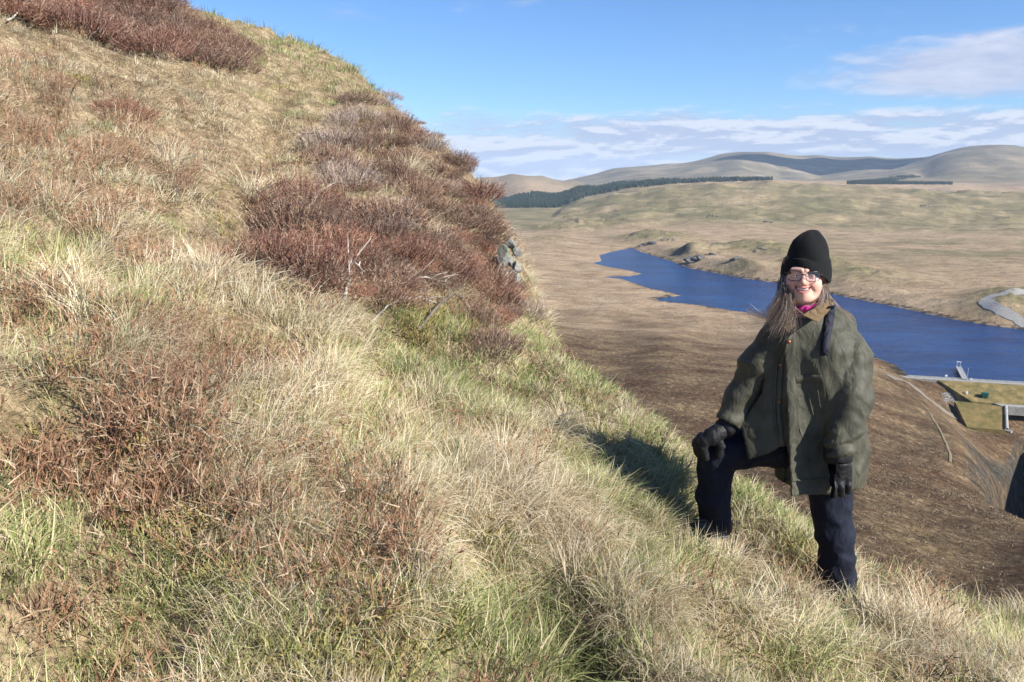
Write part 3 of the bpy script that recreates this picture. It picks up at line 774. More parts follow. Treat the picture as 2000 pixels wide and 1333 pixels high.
def ribbon(name, px_pts, width, mat, label, cat, kind=None, lift=0.35, z=None, parent=None):
    P = [(on_z(u, v, z) if z is not None else vhit(u, v)) for u, v in px_pts]
    Q = []
    for a, b in zip(P[:-1], P[1:]):
        n = max(2, int(np.linalg.norm(b - a) / 5))
        Q += [a + (b - a) * k / n for k in range(n)]
    Q.append(P[-1]); Q = np.array(Q)
    for _ in range(3): Q[1:-1] = 0.25 * Q[:-2] + 0.5 * Q[1:-1] + 0.25 * Q[2:]
    V, F = [], []
    for i, c in enumerate(Q):
        t = Q[min(i + 1, len(Q) - 1)] - Q[max(i - 1, 0)]; s = np.array([t[1], -t[0], 0]); s /= np.linalg.norm(s) + 1e-9
        w = width * (1 + 0.25 * math.sin(i * 1.7) * math.sin(i * 0.61))
        for k in (-0.5, 0, 0.5):
            p = c + s * w * k
            p[2] = (val_h(np.array([p[0]]), np.array([p[1]]))[0] if z is None else z) + lift + (0.12 if k == 0 else 0)
            V.append(p)
        if i: F += [(3 * i - 3 + k, 3 * i - 2 + k, 3 * i + 1 + k, 3 * i + k) for k in (0, 1)]
    o = mesh_obj(name, V, F, mat, parent); 
    if not parent: tag(o, label, cat, kind=kind)
    return o
def box_vf(c, ex, ey, ez, a=0.0):
    """box with half sizes, turned by a"""
    ca, sa = math.cos(a), math.sin(a); V = []
    for x in (-1, 1):
        for y in (-1, 1):
            for z_ in (-1, 1): V.append((c[0] + x * ex * ca - y * ey * sa, c[1] + x * ex * sa + y * ey * ca, c[2] + z_ * ez))
    return V, [(0, 1, 3, 2), (4, 6, 7, 5), (0, 4, 5, 1), (2, 3, 7, 6), (0, 2, 6, 4), (1, 5, 7, 3)]
def box(name, c, ex, ey, ez, a, mat, parent=None): return mesh_obj(name, *box_vf(c, ex, ey, ez, a), mat, parent, smooth=False)

ribbon('gravel_road', [(2060,566),(2000,571),(1965,573),(1935,579),(1922,588),(1932,598),(1958,609),(1985,622),(2010,640)], 13, gravel_mat, 'pale grey gravel road bending down to the far shore', 'road', 'structure', 0.5)
ribbon('gravel_track', [(1738,738),(1762,742),(1785,756),(1806,776),(1830,795),(1856,811),(1872,818)], 7, earth_mat, 'grey brown gravel track slanting down below the dam', 'track', 'structure', 0.4)
ribbon('footpath', [(1770,762),(1795,785),(1815,805),(1832,835),(1845,860),(1857,888),(1856,905)], 1.0, simple('worn_grass', (0.17, 0.14, 0.08)), 'thin worn footpath running down the brown moor slope', 'path', 'structure', 0.25)

# --- the dam: earth bank with a road along its crest
dam = empty('dam', tuple(on_z(1900, 743, -150.0)))
tag(dam, 'grass covered earth dam with a road along its crest, holding back the blue lake', 'dam')
A = on_z(1772, 736, -148.6); B = on_z(2150, 758.5, -148.6)
tdir = (B - A); L_dam = np.linalg.norm(tdir); tdir /= L_dam
ndir = np.array([tdir[1], -tdir[0], 0.0])                     # downstream
if ndir @ (-A) < 0: ndir = -ndir
def dam_pt(t, s, z): return A + tdir * t + ndir * s + np.array([0, 0, z - A[2]])
def slab(name, ring, mat, depth=6.0):
    """top face given by its corners, carried down as a solid body"""
    n = len(ring); V = [np.array(p) for p in ring] + [np.array(p) - np.array([0, 0, depth]) for p in ring]
    F = [tuple(range(n))] + [(k, (k + 1) % n, n + (k + 1) % n, n + k)[::-1] for k in range(n)] + [tuple(range(2 * n - 1, n - 1, -1))]
    return mesh_obj(name, V, F, mat, dam, smooth=False)
slab('crest_road', [dam_pt(-6, -1.5, -148.5), dam_pt(L_dam, -1.5, -148.5), dam_pt(L_dam, 5.0, -148.5), dam_pt(-6, 5.0, -148.5)], gravel_mat)
T = lambda u, v, z: ((on_z(u, v, z) - A) @ tdir)
slab('upper_grass_face', [dam_pt(20, 5.0, -148.75), dam_pt(L_dam, 5.0, -148.75), dam_pt(L_dam, 26, -158.0), dam_pt(38, 26, -158.0)], lawn_mat)
slab('berm_track', [dam_pt(52, 26, -158.1), dam_pt(L_dam, 26, -158.1), dam_pt(L_dam, 32, -158.3), dam_pt(56, 32, -158.3)], gravel_mat)
tl0, tl1 = 30, 62
slab('lower_grass_face', [dam_pt(27, 26, -158.2), dam_pt(57, 32, -158.4), dam_pt(52, 56, -168.5), dam_pt(29, 56, -168.5)], lawn2_mat)
V, F = tube([dam_pt(58, 32, -157.9), dam_pt(53, 56, -167.6)], [0.9, 0.9], 6); mesh_obj('side_wall', V, F, conc_mat, dam, smooth=False)
V, F = box_vf(dam_pt(L_dam / 2, -1.9, -148.2), 0.25, L_dam / 2, 0.35, math.atan2(-tdir[0], tdir[1])); mesh_obj('parapet', V, F, conc_mat, dam, smooth=False)
fence = empty('roadside_fence', tuple(dam_pt(0, 5.6, -148.5)))
tag(fence, 'low post fence along the dam crest road beside the water', 'fence')
for k in range(26):
    box('post', dam_pt(2 + k * 6.0, -1.0, -147.9), 0.10, 0.10, 0.75, 0, conc_mat, fence)
V, F = tube([dam_pt(2, -1.0, -147.35), dam_pt(152, -1.0, -147.35)], [0.035, 0.035], 4); mesh_obj('rail', V, F, steel_mat, fence)
# --- draw-off jetty standing in the lake
J0 = on_z(1884, 742, -148.4); J1 = on_z(1872, 716.5, -147.6); jd = J1 - J0; jl_ = np.linalg.norm(jd[:2]); ja = math.atan2(-jd[0], jd[1])
jet = empty('jetty', tuple(J0)); tag(jet, 'narrow valve jetty with railings reaching from the dam into the lake', 'jetty')
mid = (J0 + J1) / 2
box('deck', (mid[0], mid[1], -147.9), 1.7, jl_ / 2, 0.25, ja, conc_mat, jet)
for k in range(5):
    p = J0 + jd * (0.12 + 0.2 * k)
    for s in (-1, 1): box('pile', (p[0] + s * 1.2 * math.cos(ja), p[1] + s * 1.2 * math.sin(ja), -150.0), 0.35, 0.35, 1.9, ja, dark_mat, jet)
for s in (-1, 1):
    a_ = J0 + np.array([s * 1.6 * math.cos(ja), s * 1.6 * math.sin(ja), 1.6]); b_ = a_ + np.array([jd[0], jd[1], 0])
    V, F = tube([a_, b_], [0.12, 0.12], 5); mesh_obj('handrail', V, F, steel_mat, jet)
    for k in range(7):
        p = a_ + (b_ - a_) * k / 6; box('rail_post', (p[0], p[1], p[2] - 0.75), 0.08, 0.08, 0.75, ja, steel_mat, jet)
box('gantry_leg', (J1[0] - 1.2, J1[1], -145.8), 0.2, 0.2, 1.9, ja, steel_mat, jet); box('gantry_leg', (J1[0] + 1.2, J1[1], -145.8), 0.2, 0.2, 1.9, ja, steel_mat, jet); box('gantry_beam', (J1[0], J1[1], -143.8), 1.6, 0.25, 0.25, ja, white_mat, jet)
p = on_z(1889, 741, -148.5); V, F = tube([p, p + np.array([0, 0, 8.5])], [0.11, 0.07], 6); tag(mesh_obj('mast', V, F, steel_mat), 'thin bare mast standing on the dam beside the jetty', 'mast')
# --- small buildings and works
def on_dam(u, v, z0=-148.75, s0=5.0, z1=-158.0, s1=26.0):
    n = np.cross(dam_pt(1, s0, z0) - dam_pt(0, s0, z0), dam_pt(0, s1, z1) - dam_pt(0, s0, z0)); d = ray(u, v); return d * ((dam_pt(0, s0, z0) @ n) / (d @ n))
h = on_dam(1923, 776.5); ha = math.atan2(tdir[1], tdir[0])
hut = empty('utility_hut', tuple(h)); tag(hut, 'small dark green utility hut on the grass face of the dam', 'hut')
box('wall', h + np.array([0, 0, 1.6]), 1.9, 1.6, 1.6, ha, hutg_mat, hut); box('roof', h + np.array([0, 0, 3.3]), 2.05, 1.75, 0.12, ha, simple('hut_roof', (0.02, 0.09, 0.075), 0.5), hut)
box('door', h + np.array([ndir[0] * 1.63, ndir[1] * 1.63, 1.2]), 0.5, 0.04, 1.15, ha, simple('hut_door', (0.01, 0.05, 0.04), 0.5), hut)
h = on_dam(1888, 769.5); cab = empty('control_cabinet', tuple(h)); tag(cab, 'small white control cabinet on the dam left of the green hut', 'cabinet')
box('casing', h + np.array([0, 0, 0.9]), 0.65, 0.5, 0.9, ha, white_mat, cab); box('lid', h + np.array([0, 0, 1.86]), 0.72, 0.57, 0.06, ha, steel_mat, cab)
for i, (u, v, lab) in enumerate(((1848, 735.5, 'white marker box at the water edge left of the jetty'), (1897, 742, 'white marker box at the water edge right of the jetty'))):
    c = on_z(u, v, -148.4); tag(mesh_obj('marker_box', *box_vf(c + np.array([0, 0, 0.5]), 0.8, 0.5, 0.5, ha), white_mat, smooth=False), lab, 'marker')
# spillway channel and footbridge below the dam
S0 = vhit(1878, 818) + np.array([0, 0, 1.2]); S1 = at_r(1976, 845, math.hypot(*vhit(1940, 836)[:2]) - 4)
sp = empty('spillway_bridge', tuple(S0)); tag(sp, 'pale spillway footbridge crossing below the dam towards the gorge', 'bridge')
sd_ = S1 - S0; sa_ = math.atan2(sd_[1], sd_[0]); sl_ = np.linalg.norm(sd_)
for k, (o_, nm, mt_, w_, hh) in enumerate(((0.0, 'deck', conc_mat, 1.5, 0.25), (-1.7, 'girder', steel_mat, 0.2, 0.6), (1.7, 'girder', steel_mat, 0.2, 0.6))):
    n = 8; off = np.array([-math.sin(sa_) * o_, math.cos(sa_) * o_, 0.4 if nm == 'girder' else 0]); V, F = [], []
    for i in range(n + 1):
        c = S0 + sd_ * i / n + off
        for x, z_ in ((-w_, -hh), (w_, -hh), (w_, hh), (-w_, hh)): V.append(c + np.array([-math.sin(sa_) * x, math.cos(sa_) * x, z_]))
        if i: F += [(4 * i - 4 + j, 4 * i - 4 + (j + 1) % 4, 4 * i + (j + 1) % 4, 4 * i + j) for j in range(4)]
    F += [(3, 2, 1, 0), tuple(range(4 * n, 4 * n + 4))]
    mesh_obj(nm, V, F, mt_, sp, smooth=False)
for k in range(6):
    c = S0 + sd_ * (0.08 + 0.17 * k); box('pier', (c[0], c[1], c[2] - 2.0), 0.5, 0.5, 1.9, sa_, conc_mat, sp)

# --- stones
def stone(seed, flat=0.75, sub=3):
    bm = bmesh.new(); bmesh.ops.create_icosphere(bm, subdivisions=sub, radius=1.0)
    r = random.Random(seed)
    planes = [(Vector((r.gauss(0, 1), r.gauss(0, 1), r.gauss(0, 1))).normalized(), r.uniform(0.42, 0.78)) for _ in range(13)]
    V = np.array([v.co[:] for v in bm.verts])
    for n, d in planes:
        q = V @ np.array(n); V = V - np.outer(np.maximum(q - d, 0) * 0.92, np.array(n))
    V = V * (1 + 0.16 * fbm(V[:, 0] * 2.1 + seed, V[:, 1] * 2.1 + V[:, 2] * 1.7, 3, seed))[:, None]; V[:, 2] *= flat
    F = [[v.index for v in f.verts] for f in bm.faces]; bm.free()
    return V, F
m = N('grey_lichen_rock', 0.9, 0.15); p = m.pos()
c_ = m.ramp(m.noise(p, 9, 7, 0.7), [(0.3, (0.09, 0.088, 0.08)), (0.5, (0.22, 0.215, 0.195)), (0.68, (0.34, 0.34, 0.31))])
c_ = m.mix(m.rng(m.noise(p, 5, 5, 0.7), 0.52, 0.66, 0, 0.6), c_, (0.27, 0.29, 0.16))
m.color(c_); m.bump(m.noise(p, 26, 6, 0.7), 0.9, 0.03); near_rock = m.m
m = N('far_crag_rock', 0.95, 0.1); p = m.pos()
m.color(m.ramp(m.noise(p, 0.3, 6, 0.7), [(0.35, (0.045, 0.045, 0.043)), (0.5, (0.10, 0.098, 0.092)), (0.7, (0.20, 0.195, 0.18))])); m.bump(m.noise(p, 0.8, 5, 0.7), 1.0, 0.8); far_rock = m.m
crags = [(1264, 474, 30, 13, 'dark crag at the head of the lake where the far shore begins'), (1305, 467, 26, 6, 'low band of rock on the knoll above the head of the lake'), (1352, 503, 22, 22, 'steep dark crag rising from the far shore of the lake'),
         (1388, 495, 16, 8, 'small dark rock patch right of the steep lakeside crag'), (1438, 503, 12, 12, 'upright grey rock on the far bank left of the hat'), (1482, 486, 24, 7, 'craggy dark brow on the far bank just left of the hat'), (1500, 433, 16, 5, 'grey scree patch on the green ridge above the hat'),
         (1390, 421, 22, 5, 'grey rock patch on the left of the green ridge'), (1806, 402, 16, 4, 'pale boulders on the right shoulder of the green ridge')]
for i, (u, v, w, hgt, lab) in enumerate(crags):
    c = vhit(u, v + hgt * 0.4, 700); dist = np.linalg.norm(c); k = dist / FPX
    root = empty('rock_outcrop', tuple(c)); tag(root, lab, 'rock', 'crags about the lake')
    rr = random.Random(i)
    for q in range(9):
        V, F = stone(40 + 9 * i + q, 0.8, 2); s_ = hgt * k * rr.uniform(0.22, 0.5); a_ = rr.uniform(-1, 1); cx = np.array([a_ * w * k * 0.5, rr.uniform(-1, 1) * w * k * 0.4, 0]); base = c + cx
        base[2] = val_h(np.array([base[0]]), np.array([base[1]]))[0] + s_ * 0.15 + (1 - a_ * a_) * hgt * k * 0.25
        mesh_obj('stone', V * np.array([s_ * 1.5, s_ * 1.1, s_ * 0.9]) + base, F, far_rock, root, smooth=False)
# stone pitching beside the dam: too many to count
Vs, Fs = [], []; rr = random.Random(3); c00 = vhit(1858, 777)
for q in range(120):
    u, v = rr.uniform(1840, 1876), rr.uniform(768, 787); c = vhit(u, v, 300); V, F = stone(300 + q % 12, 0.8, 1); s_ = rr.uniform(0.5, 1.1); o_ = len(Vs)
    Vs += list(V * s_ + c); Fs += [[o_ + j for j in f] for f in F]
tag(mesh_obj('stone_pitching', Vs, Fs, simple('pitching_stone', (0.15, 0.15, 0.145), 0.9, (0.29, 0.29, 0.28), 0.8), smooth=False), 'grey boulder pitching on the bank below the dam', 'boulders', kind='stuff')

# --- conifer plantations: a far-off wood that reads as one mass
conifer_mat = simple('conifer_needles', (0.008, 0.015, 0.009), 0.9, (0.022, 0.034, 0.018), 0.02)
def plantation(name, poly, r0, r1, n, hh, label, seed):
    r = np.random.default_rng(seed)
    us = [q[0] for q in poly]; a0, a1 = math.atan((min(us) - 1000) / FPX), math.atan((max(us) - 1000) / FPX)
    a = r.uniform(a0 * 1.02 - 0.004, a1 * 1.02 + 0.004, n); rr_ = r.uniform(r0, r1, n)
    x, y = rr_ * np.sin(a), rr_ * np.cos(a); z = val_h(x, y)
    u, v, _ = project(np.stack([x, y, z], 1)); k = polygon_sd(u, v, poly) < 0
    x, y, z = x[k], y[k], z[k]; n = len(x)
    h_ = hh * r.uniform(0.75, 1.2, n); w = h_ * r.uniform(0.26, 0.36, n)
    Vs, Fs = [], []; S = 6
    ang = np.arange(S) * 2 * math.pi / S
    for (zb, zt, wk) in ((0.08, 0.62, 1.0), (0.42, 1.0, 0.66)):
        ring = np.stack([x[:, None] + (w * wk)[:, None] * np.cos(ang) * r.uniform(0.75, 1.2, (n, S)), y[:, None] + (w * wk)[:, None] * np.sin(ang) * r.uniform(0.75, 1.2, (n, S)), np.repeat((z + h_ * zb)[:, None], S, 1)], -1)
        tip = np.stack([x, y, z + h_ * zt], -1)[:, None]
        V = np.concatenate([ring, tip], 1); o_ = sum(len(q) for q in Vs)
        Vs.append(V.reshape(-1, 3)); b_ = o_ + np.arange(n)[:, None] * (S + 1)
        Fs += [np.stack([b_[:, 0] + j, b_[:, 0] + (j + 1) % S, b_[:, 0] + S], 1) for j in range(S)]
    o = mesh_obj(name, np.concatenate(Vs), np.concatenate(Fs), conifer_mat, smooth=False)
    tag(o, label, 'forest', kind='stuff'); return o
plantation('conifer_forest', [(955,396),(975,388),(1010,384),(1050,377),(1130,363),(1200,358),(1280,353),(1400,350),(1510,348),(1510,353),(1400,356),(1300,361),(1220,370),(1160,381),(1130,391),(1095,405),(1040,414),(1000,417),(960,410)],
           3700, 4900, 9000, 21, 'dark conifer plantation behind the left shoulder of the green ridge', 1)
plantation('conifer_forest', [(1635,358),(1700,353),(1760,345),(1830,340),(1830,343.5),(1775,349),(1735,356),(1860,358),(1860,361.5),(1740,361),(1635,361)], 4500, 7400, 12000, 12, 'dark strips of conifers on the slopes below the right mountain', 2)

# --- heather clumps and grass tufts of the brown moor
moor_mat = plant_mat('moor_heather', [(0.0, (0.045, 0.030, 0.021)), (0.5, (0.085, 0.060, 0.040)), (0.85, (0.125, 0.092, 0.060)), (0.93, (0.25, 0.20, 0.13)), (1.0, (0.33, 0.27, 0.18))], patch=0.05, tr=0.1)
r = np.random.default_rng(77); n = 20000
rr_ = np.exp(r.uniform(math.log(88), math.log(380), n)); a = np.radians(r.uniform(1, 34, n)); x, y = rr_ * np.sin(a), rr_ * np.cos(a)
k = fbm(x / 7, y / 7, 3, 201) + 0.35 * r.normal(0, 1, n) > -0.15; x, y, rr_ = x[k], y[k], rr_[k]; z = val_h(x, y)
P = np.stack([x, y, z], 1)
kinds = [sprig_tuft(90 + q, 5, 0.30, 0.24, 0.17, tilt=0.9, side=1) for q in range(3)]
rot = np.stack([np.zeros(len(P)), np.zeros(len(P)), r.uniform(0, 6.28, len(P))], 1)
scatter('moor_heather', P, rot, r.uniform(0.6, 1.3, len(P)) * np.clip(rr_ / 170, 0.8, 1.6), r.integers(0, 3, len(P)), kinds, moor_mat, 'low brown heather covering the moor slope above the lake', 'heather')

# --- the air: thin haze over the whole valley
hz = bpy.data.materials.new('thin_haze'); hz.use_nodes = True; ht = hz.node_tree; ht.nodes.clear()
ho_ = ht.nodes.new('ShaderNodeOutputMaterial'); hv = ht.nodes.new('ShaderNodeVolumePrincipled')
hv.inputs['Density'].default_value = 3.2e-5; hv.inputs['Color'].default_value = (0.62, 0.78, 1.0, 1); hv.inputs['Anisotropy'].default_value = 0.0
ht.links.new(hv.outputs[0], ho_.inputs['Volume'])
HAZE = mesh_obj('haze', *box_vf((2500, 6000, 40), 14500, 14500, 330, 0), hz, smooth=False)
tag(HAZE, 'thin blue haze over the valley', 'haze', kind='stuff')

# --- fair-weather cumulus out of view to the right, set to shade the far corrie
cl_mat = N('cloud_white', 1.0, 0.0); cl_mat.color((0.86, 0.87, 0.9)); cl_mat = cl_mat.m
def cumulus(ground, up, w, d_, h, label, seed):
    c = np.asarray(ground) + np.array(SUN_DIR) * (up / SUN_DIR.z); r = random.Random(seed); Vs, Fs = [], []
    for k in range(16):
        bm = bmesh.new(); bmesh.ops.create_icosphere(bm, subdivisions=3, radius=1.0)
        V = np.array([v.co[:] for v in bm.verts]); F = [[v.index for v in f.verts] for f in bm.faces]; bm.free()
        s_ = r.uniform(0.28, 0.5); V = V * (1 + 0.22 * fbm(V[:, 0] * 2.5 + k, V[:, 1] * 2.5 + V[:, 2] * 2, 4, seed + k))[:, None]
        V[:, 2] = np.maximum(V[:, 2], -0.35)
        off = np.array([r.uniform(-0.75, 0.75) * w, r.uniform(-0.7, 0.7) * d_, r.uniform(-0.1, 0.35) * h]); o_ = len(Vs)
        Vs += list(V * np.array([w * s_, d_ * s_ * 1.3, h * s_ * 1.6]) + c + off); Fs += [[o_ + j for j in f] for f in F]
    o = mesh_obj('cloud', Vs, Fs, cl_mat); tag(o, label, 'cloud', kind='structure'); return o
cumulus(on_y(1610, 325, 8900), 2300, 950, 500, 240, 'white cumulus cloud shading the far corrie', 1)

# ================================================================ THE PERSON
Y0 = 3.35
def W(u, v, dy=0.0): return on_y(u, v, Y0 + dy)
def px(n, v=700, dy=0.0):                # photo pixels -> metres at the person's distance
    P = W(1570, v, dy); return n * (P[1] * CP - P[2] * SP) / FPX
def surface_nets(f, org, h):
    nx, ny, nz = f.shape
    s = f < 0
    c = np.zeros((nx - 1, ny - 1, nz - 1), np.int8)
    for i in (0, 1):
        for j in (0, 1):
            for k in (0, 1): c += s[i:nx - 1 + i, j:ny - 1 + j, k:nz - 1 + k]
    act = (c > 0) & (c < 8)
    I, J, K = np.nonzero(act)
    idx = np.full(act.shape, -1, np.int64); idx[I, J, K] = np.arange(len(I))
    acc = np.zeros((len(I), 3)); cnt = np.zeros(len(I))
    corners = [(i, j, k) for i in (0, 1) for j in (0, 1) for k in (0, 1)]
    for a in corners:
        for ax in range(3):
            if a[ax]: continue
            b = list(a); b[ax] = 1
            fa = f[I + a[0], J + a[1], K + a[2]]; fb = f[I + b[0], J + b[1], K + b[2]]
            m = (fa < 0) != (fb < 0)
            t = np.where(m, fa / np.where(m, fa - fb, 1), 0)
            pos = np.tile(np.array(a, float), (len(I), 1)); pos[:, ax] += t
            acc[m] += pos[m]; cnt[m] += 1
    V = (np.stack([I, J, K], 1) + acc / cnt[:, None]) * h + org
    Q = []
    for ax in range(3):
        o1, o2 = [(1, 2), (2, 0), (0, 1)][ax]
        sl_a = [slice(None)] * 3; sl_b = [slice(None)] * 3
        sl_a[ax] = slice(0, -1); sl_b[ax] = slice(1, None)
        A = s[tuple(sl_a)]; B = s[tuple(sl_b)]
        e = np.argwhere(A != B)
        e = e[(e[:, o1] > 0) & (e[:, o2] > 0) & (e[:, o1] < f.shape[o1] - 1) & (e[:, o2] < f.shape[o2] - 1)]
        fl = A[e[:, 0], e[:, 1], e[:, 2]]
        def cell(d1, d2):
            q = e.copy(); q[:, o1] -= d1; q[:, o2] -= d2; return idx[q[:, 0], q[:, 1], q[:, 2]]
        quad = np.stack([cell(1, 1), cell(0, 1), cell(0, 0), cell(1, 0)], 1)
        quad[~fl] = quad[~fl][:, ::-1]
        Q.append(quad)
    Q = np.concatenate(Q); Q = Q[(Q >= 0).all(1)]
    return V, Q
def sdf_mesh(name, fn, lo, hi, h, mat, parent=None, xf=None):
    lo = np.asarray(lo); hi = np.asarray(hi); n = np.ceil((hi - lo) / h).astype(int) + 1
    ax = [lo[i] + np.arange(n[i]) * h for i in range(3)]
    X, Y, Z = np.meshgrid(*ax, indexing='ij')
    f = fn(X, Y, Z)
    V, Q = surface_nets(f, lo, h)
    if xf is not None: V = xf(V)
    return mesh_obj(name, V, Q, mat, parent)
def smin(a, b, k):
    h = np.clip(0.5 + 0.5 * (b - a) / k, 0, 1); return b + (a - b) * h - k * h * (1 - h)
def smax(a, b, k): return -smin(-a, -b, k)
def rcone(X, Y, Z, a, b, ra, rb, sy=1.0):
    ba = np.asarray(b) - np.asarray(a); L2 = (ba * ba).sum() + 1e-12
    t = np.clip(((X - a[0]) * ba[0] + (Y - a[1]) * ba[1] + (Z - a[2]) * ba[2]) / L2, 0, 1)
    return np.sqrt((X - a[0] - t * ba[0]) ** 2 + ((Y - a[1] - t * ba[1]) / sy) ** 2 + (Z - a[2] - t * ba[2]) ** 2) - (ra + (rb - ra) * t)
def chain(X, Y, Z, pts, k=0.02, sy=1.0):
    """pts: (u, v, dy, radius in photo pixels)"""
    d = None
    Wp = [(W(u, v, dy), px(r_, v, dy)) for u, v, dy, r_ in pts]
    for (a, ra), (b, rb) in zip(Wp[:-1], Wp[1:]):
        e = rcone(X, Y, Z, a, b, ra, rb, sy); d = e if d is None else smin(d, e, k)
    return d
def ell(X, Y, Z, c, r_):
    q = np.sqrt(((X - c[0]) / r_[0]) ** 2 + ((Y - c[1]) / r_[1]) ** 2 + ((Z - c[2]) / r_[2]) ** 2)
    return (q - 1) * min(r_)
def poly_prism(X, Y, Z, pts_px, dy0, dy1, half, rnd=0.004, lean=0.0):
    """slab with the outline of a pixel polygon; depth runs from dy0 (left) to dy1 (right)"""
    pw = [W(u, v, 0.5 * (dy0 + dy1)) for u, v in pts_px]
    d2 = polygon_sd(X.ravel(), Z.ravel(), [(q[0], q[2]) for q in pw]).reshape(X.shape)
    xs = [q[0] for q in pw]; t = np.clip((X - min(xs)) / (max(xs) - min(xs)), 0, 1)
    zt = max(q[2] for q in pw)
    dyy = np.abs(Y - (Y0 + dy0 + (dy1 - dy0) * t - lean * (zt - Z))) - half
    return np.maximum(d2, dyy) - rnd
def cast(fn, u, v, y0=Y0 - 0.45, y1=Y0 + 0.2):
    """first point of a shape on the sight line of a pixel"""
    ys = np.linspace(y0, y1, 500); P = np.array([on_y(u, v, y) for y in ys])
    f = fn(P[:, 0], P[:, 1], P[:, 2]); i = int(np.argmax(f < 0))
    return P[i] if f[i] < 0 else on_y(u, v, Y0 - 0.1)
def strip(name, fn, line, width, mat, parent, lift=0.004, sink=False):
    """raised band laid on a shape along a pixel polyline"""
    pts = []
    for (a, b) in zip(line[:-1], line[1:]):
        n = max(2, int(math.hypot(b[0] - a[0], b[1] - a[1]) / 5))
        for k in range(n): t = k / n; pts.append((a[0] + (b[0] - a[0]) * t, a[1] + (b[1] - a[1]) * t))
    pts.append(line[-1])
    V, F = [], []
    for i, (u, v) in enumerate(pts):
        p0 = pts[max(0, i - 1)]; p1 = pts[min(len(pts) - 1, i + 1)]
        dx, dy = p1[0] - p0[0], p1[1] - p0[1]; L = math.hypot(dx, dy) + 1e-6
        nx_, ny_ = -dy / L * width / 2, dx / L * width / 2
        A = cast(fn, u + nx_, v + ny_); B = cast(fn, u - nx_, v - ny_); M_ = cast(fn, u, v)
        f = -M_ / np.linalg.norm(M_); lift_ = lift
        if sink: lift_ = lift - 0.035 * max(0.0, (i / (len(pts) - 1) - 0.72) / 0.28)     # its end dives under the cloth
        V += [A - f * 0.004, A + f * lift_, M_ + f * (lift_ * 1.25), B + f * lift_, B - f * 0.004]
        if i: F += [(5 * i - 5 + k, 5 * i - 4 + k, 5 * i + 1 + k, 5 * i + k) for k in range(4)]
    return mesh_obj(name, V, F, mat, parent)
FOOT_R = hit(1392, 1050); FOOT_L = hit(1642, 1166)
person = empty('person', tuple(FOOT_L))
tag(person, 'smiling person in olive jacket, black knit hat and dark trousers stepping up the slope', 'person')

# --- materials
def cloth(name, c0, c1, scale, rough=0.8, spec=0.2, bump=0.3, sheen=0.0, bs=900):
    m = N(name, rough, spec); p = m.obj()
    m.color(m.ramp(m.noise(p, scale, 6, 0.62), [(0.33, c0), (0.67, c1)]))
    h = m.math('ADD', m.math('MULTIPLY', m.noise(p, bs, 2, 0.5), 0.12), m.math('MULTIPLY', m.rng(m.math('ABSOLUTE', m.math('SUBTRACT', m.noise(m.scaled(p, (1, 1, 0.5), (0.3, 0.2, 0.5)), 17, 3, 0.5, 0.6), 0.5)), 0.0, 0.16, 0, 1), 1.0))
    m.bump(h, bump, 0.012)
    if sheen: m.b.inputs['Sheen Weight'].default_value = sheen
    return m.m
jacket_mat = cloth('waxed_olive_cotton', (0.036, 0.035, 0.023), (0.074, 0.071, 0.049), 9, 0.62, 0.25, 0.22)
seam_mat = cloth('jacket_seam_cloth', (0.070, 0.072, 0.052), (0.12, 0.12, 0.09), 14, 0.6, 0.3, 0.3)
cord_mat = cloth('brown_corduroy', (0.105, 0.068, 0.033), (0.155, 0.104, 0.053), 30, 0.95, 0.1, 0.6, 0.2)
trouser_mat = cloth('navy_trouser_cloth', (0.006, 0.0078, 0.015), (0.012, 0.015, 0.028), 12, 0.8, 0.2, 0.22)
glove_mat = cloth('black_glove_fabric', (0.005, 0.005, 0.006), (0.012, 0.012, 0.014), 20, 0.6, 0.3, 0.25)
boot_mat = cloth('dark_boot_leather', (0.016, 0.016, 0.018), (0.035, 0.035, 0.038), 25, 0.6, 0.3, 0.4)
gaiter_mat = cloth('grey_boot_panel', (0.09, 0.10, 0.12), (0.15, 0.16, 0.18), 25, 0.8, 0.2, 0.4)
pink_mat = cloth('magenta_fleece', (0.32, 0.012, 0.13), (0.45, 0.03, 0.21), 40, 0.9, 0.1, 0.5, 0.3)
strap_mat = cloth('navy_webbing', (0.006, 0.007, 0.014), (0.014, 0.015, 0.026), 40, 0.7, 0.25, 0.4)
brass = N('copper_stud', 0.4, 0.5); brass.color((0.35, 0.11, 0.05)); brass.b.inputs['Metallic'].default_value = 0.7; brass = brass.m

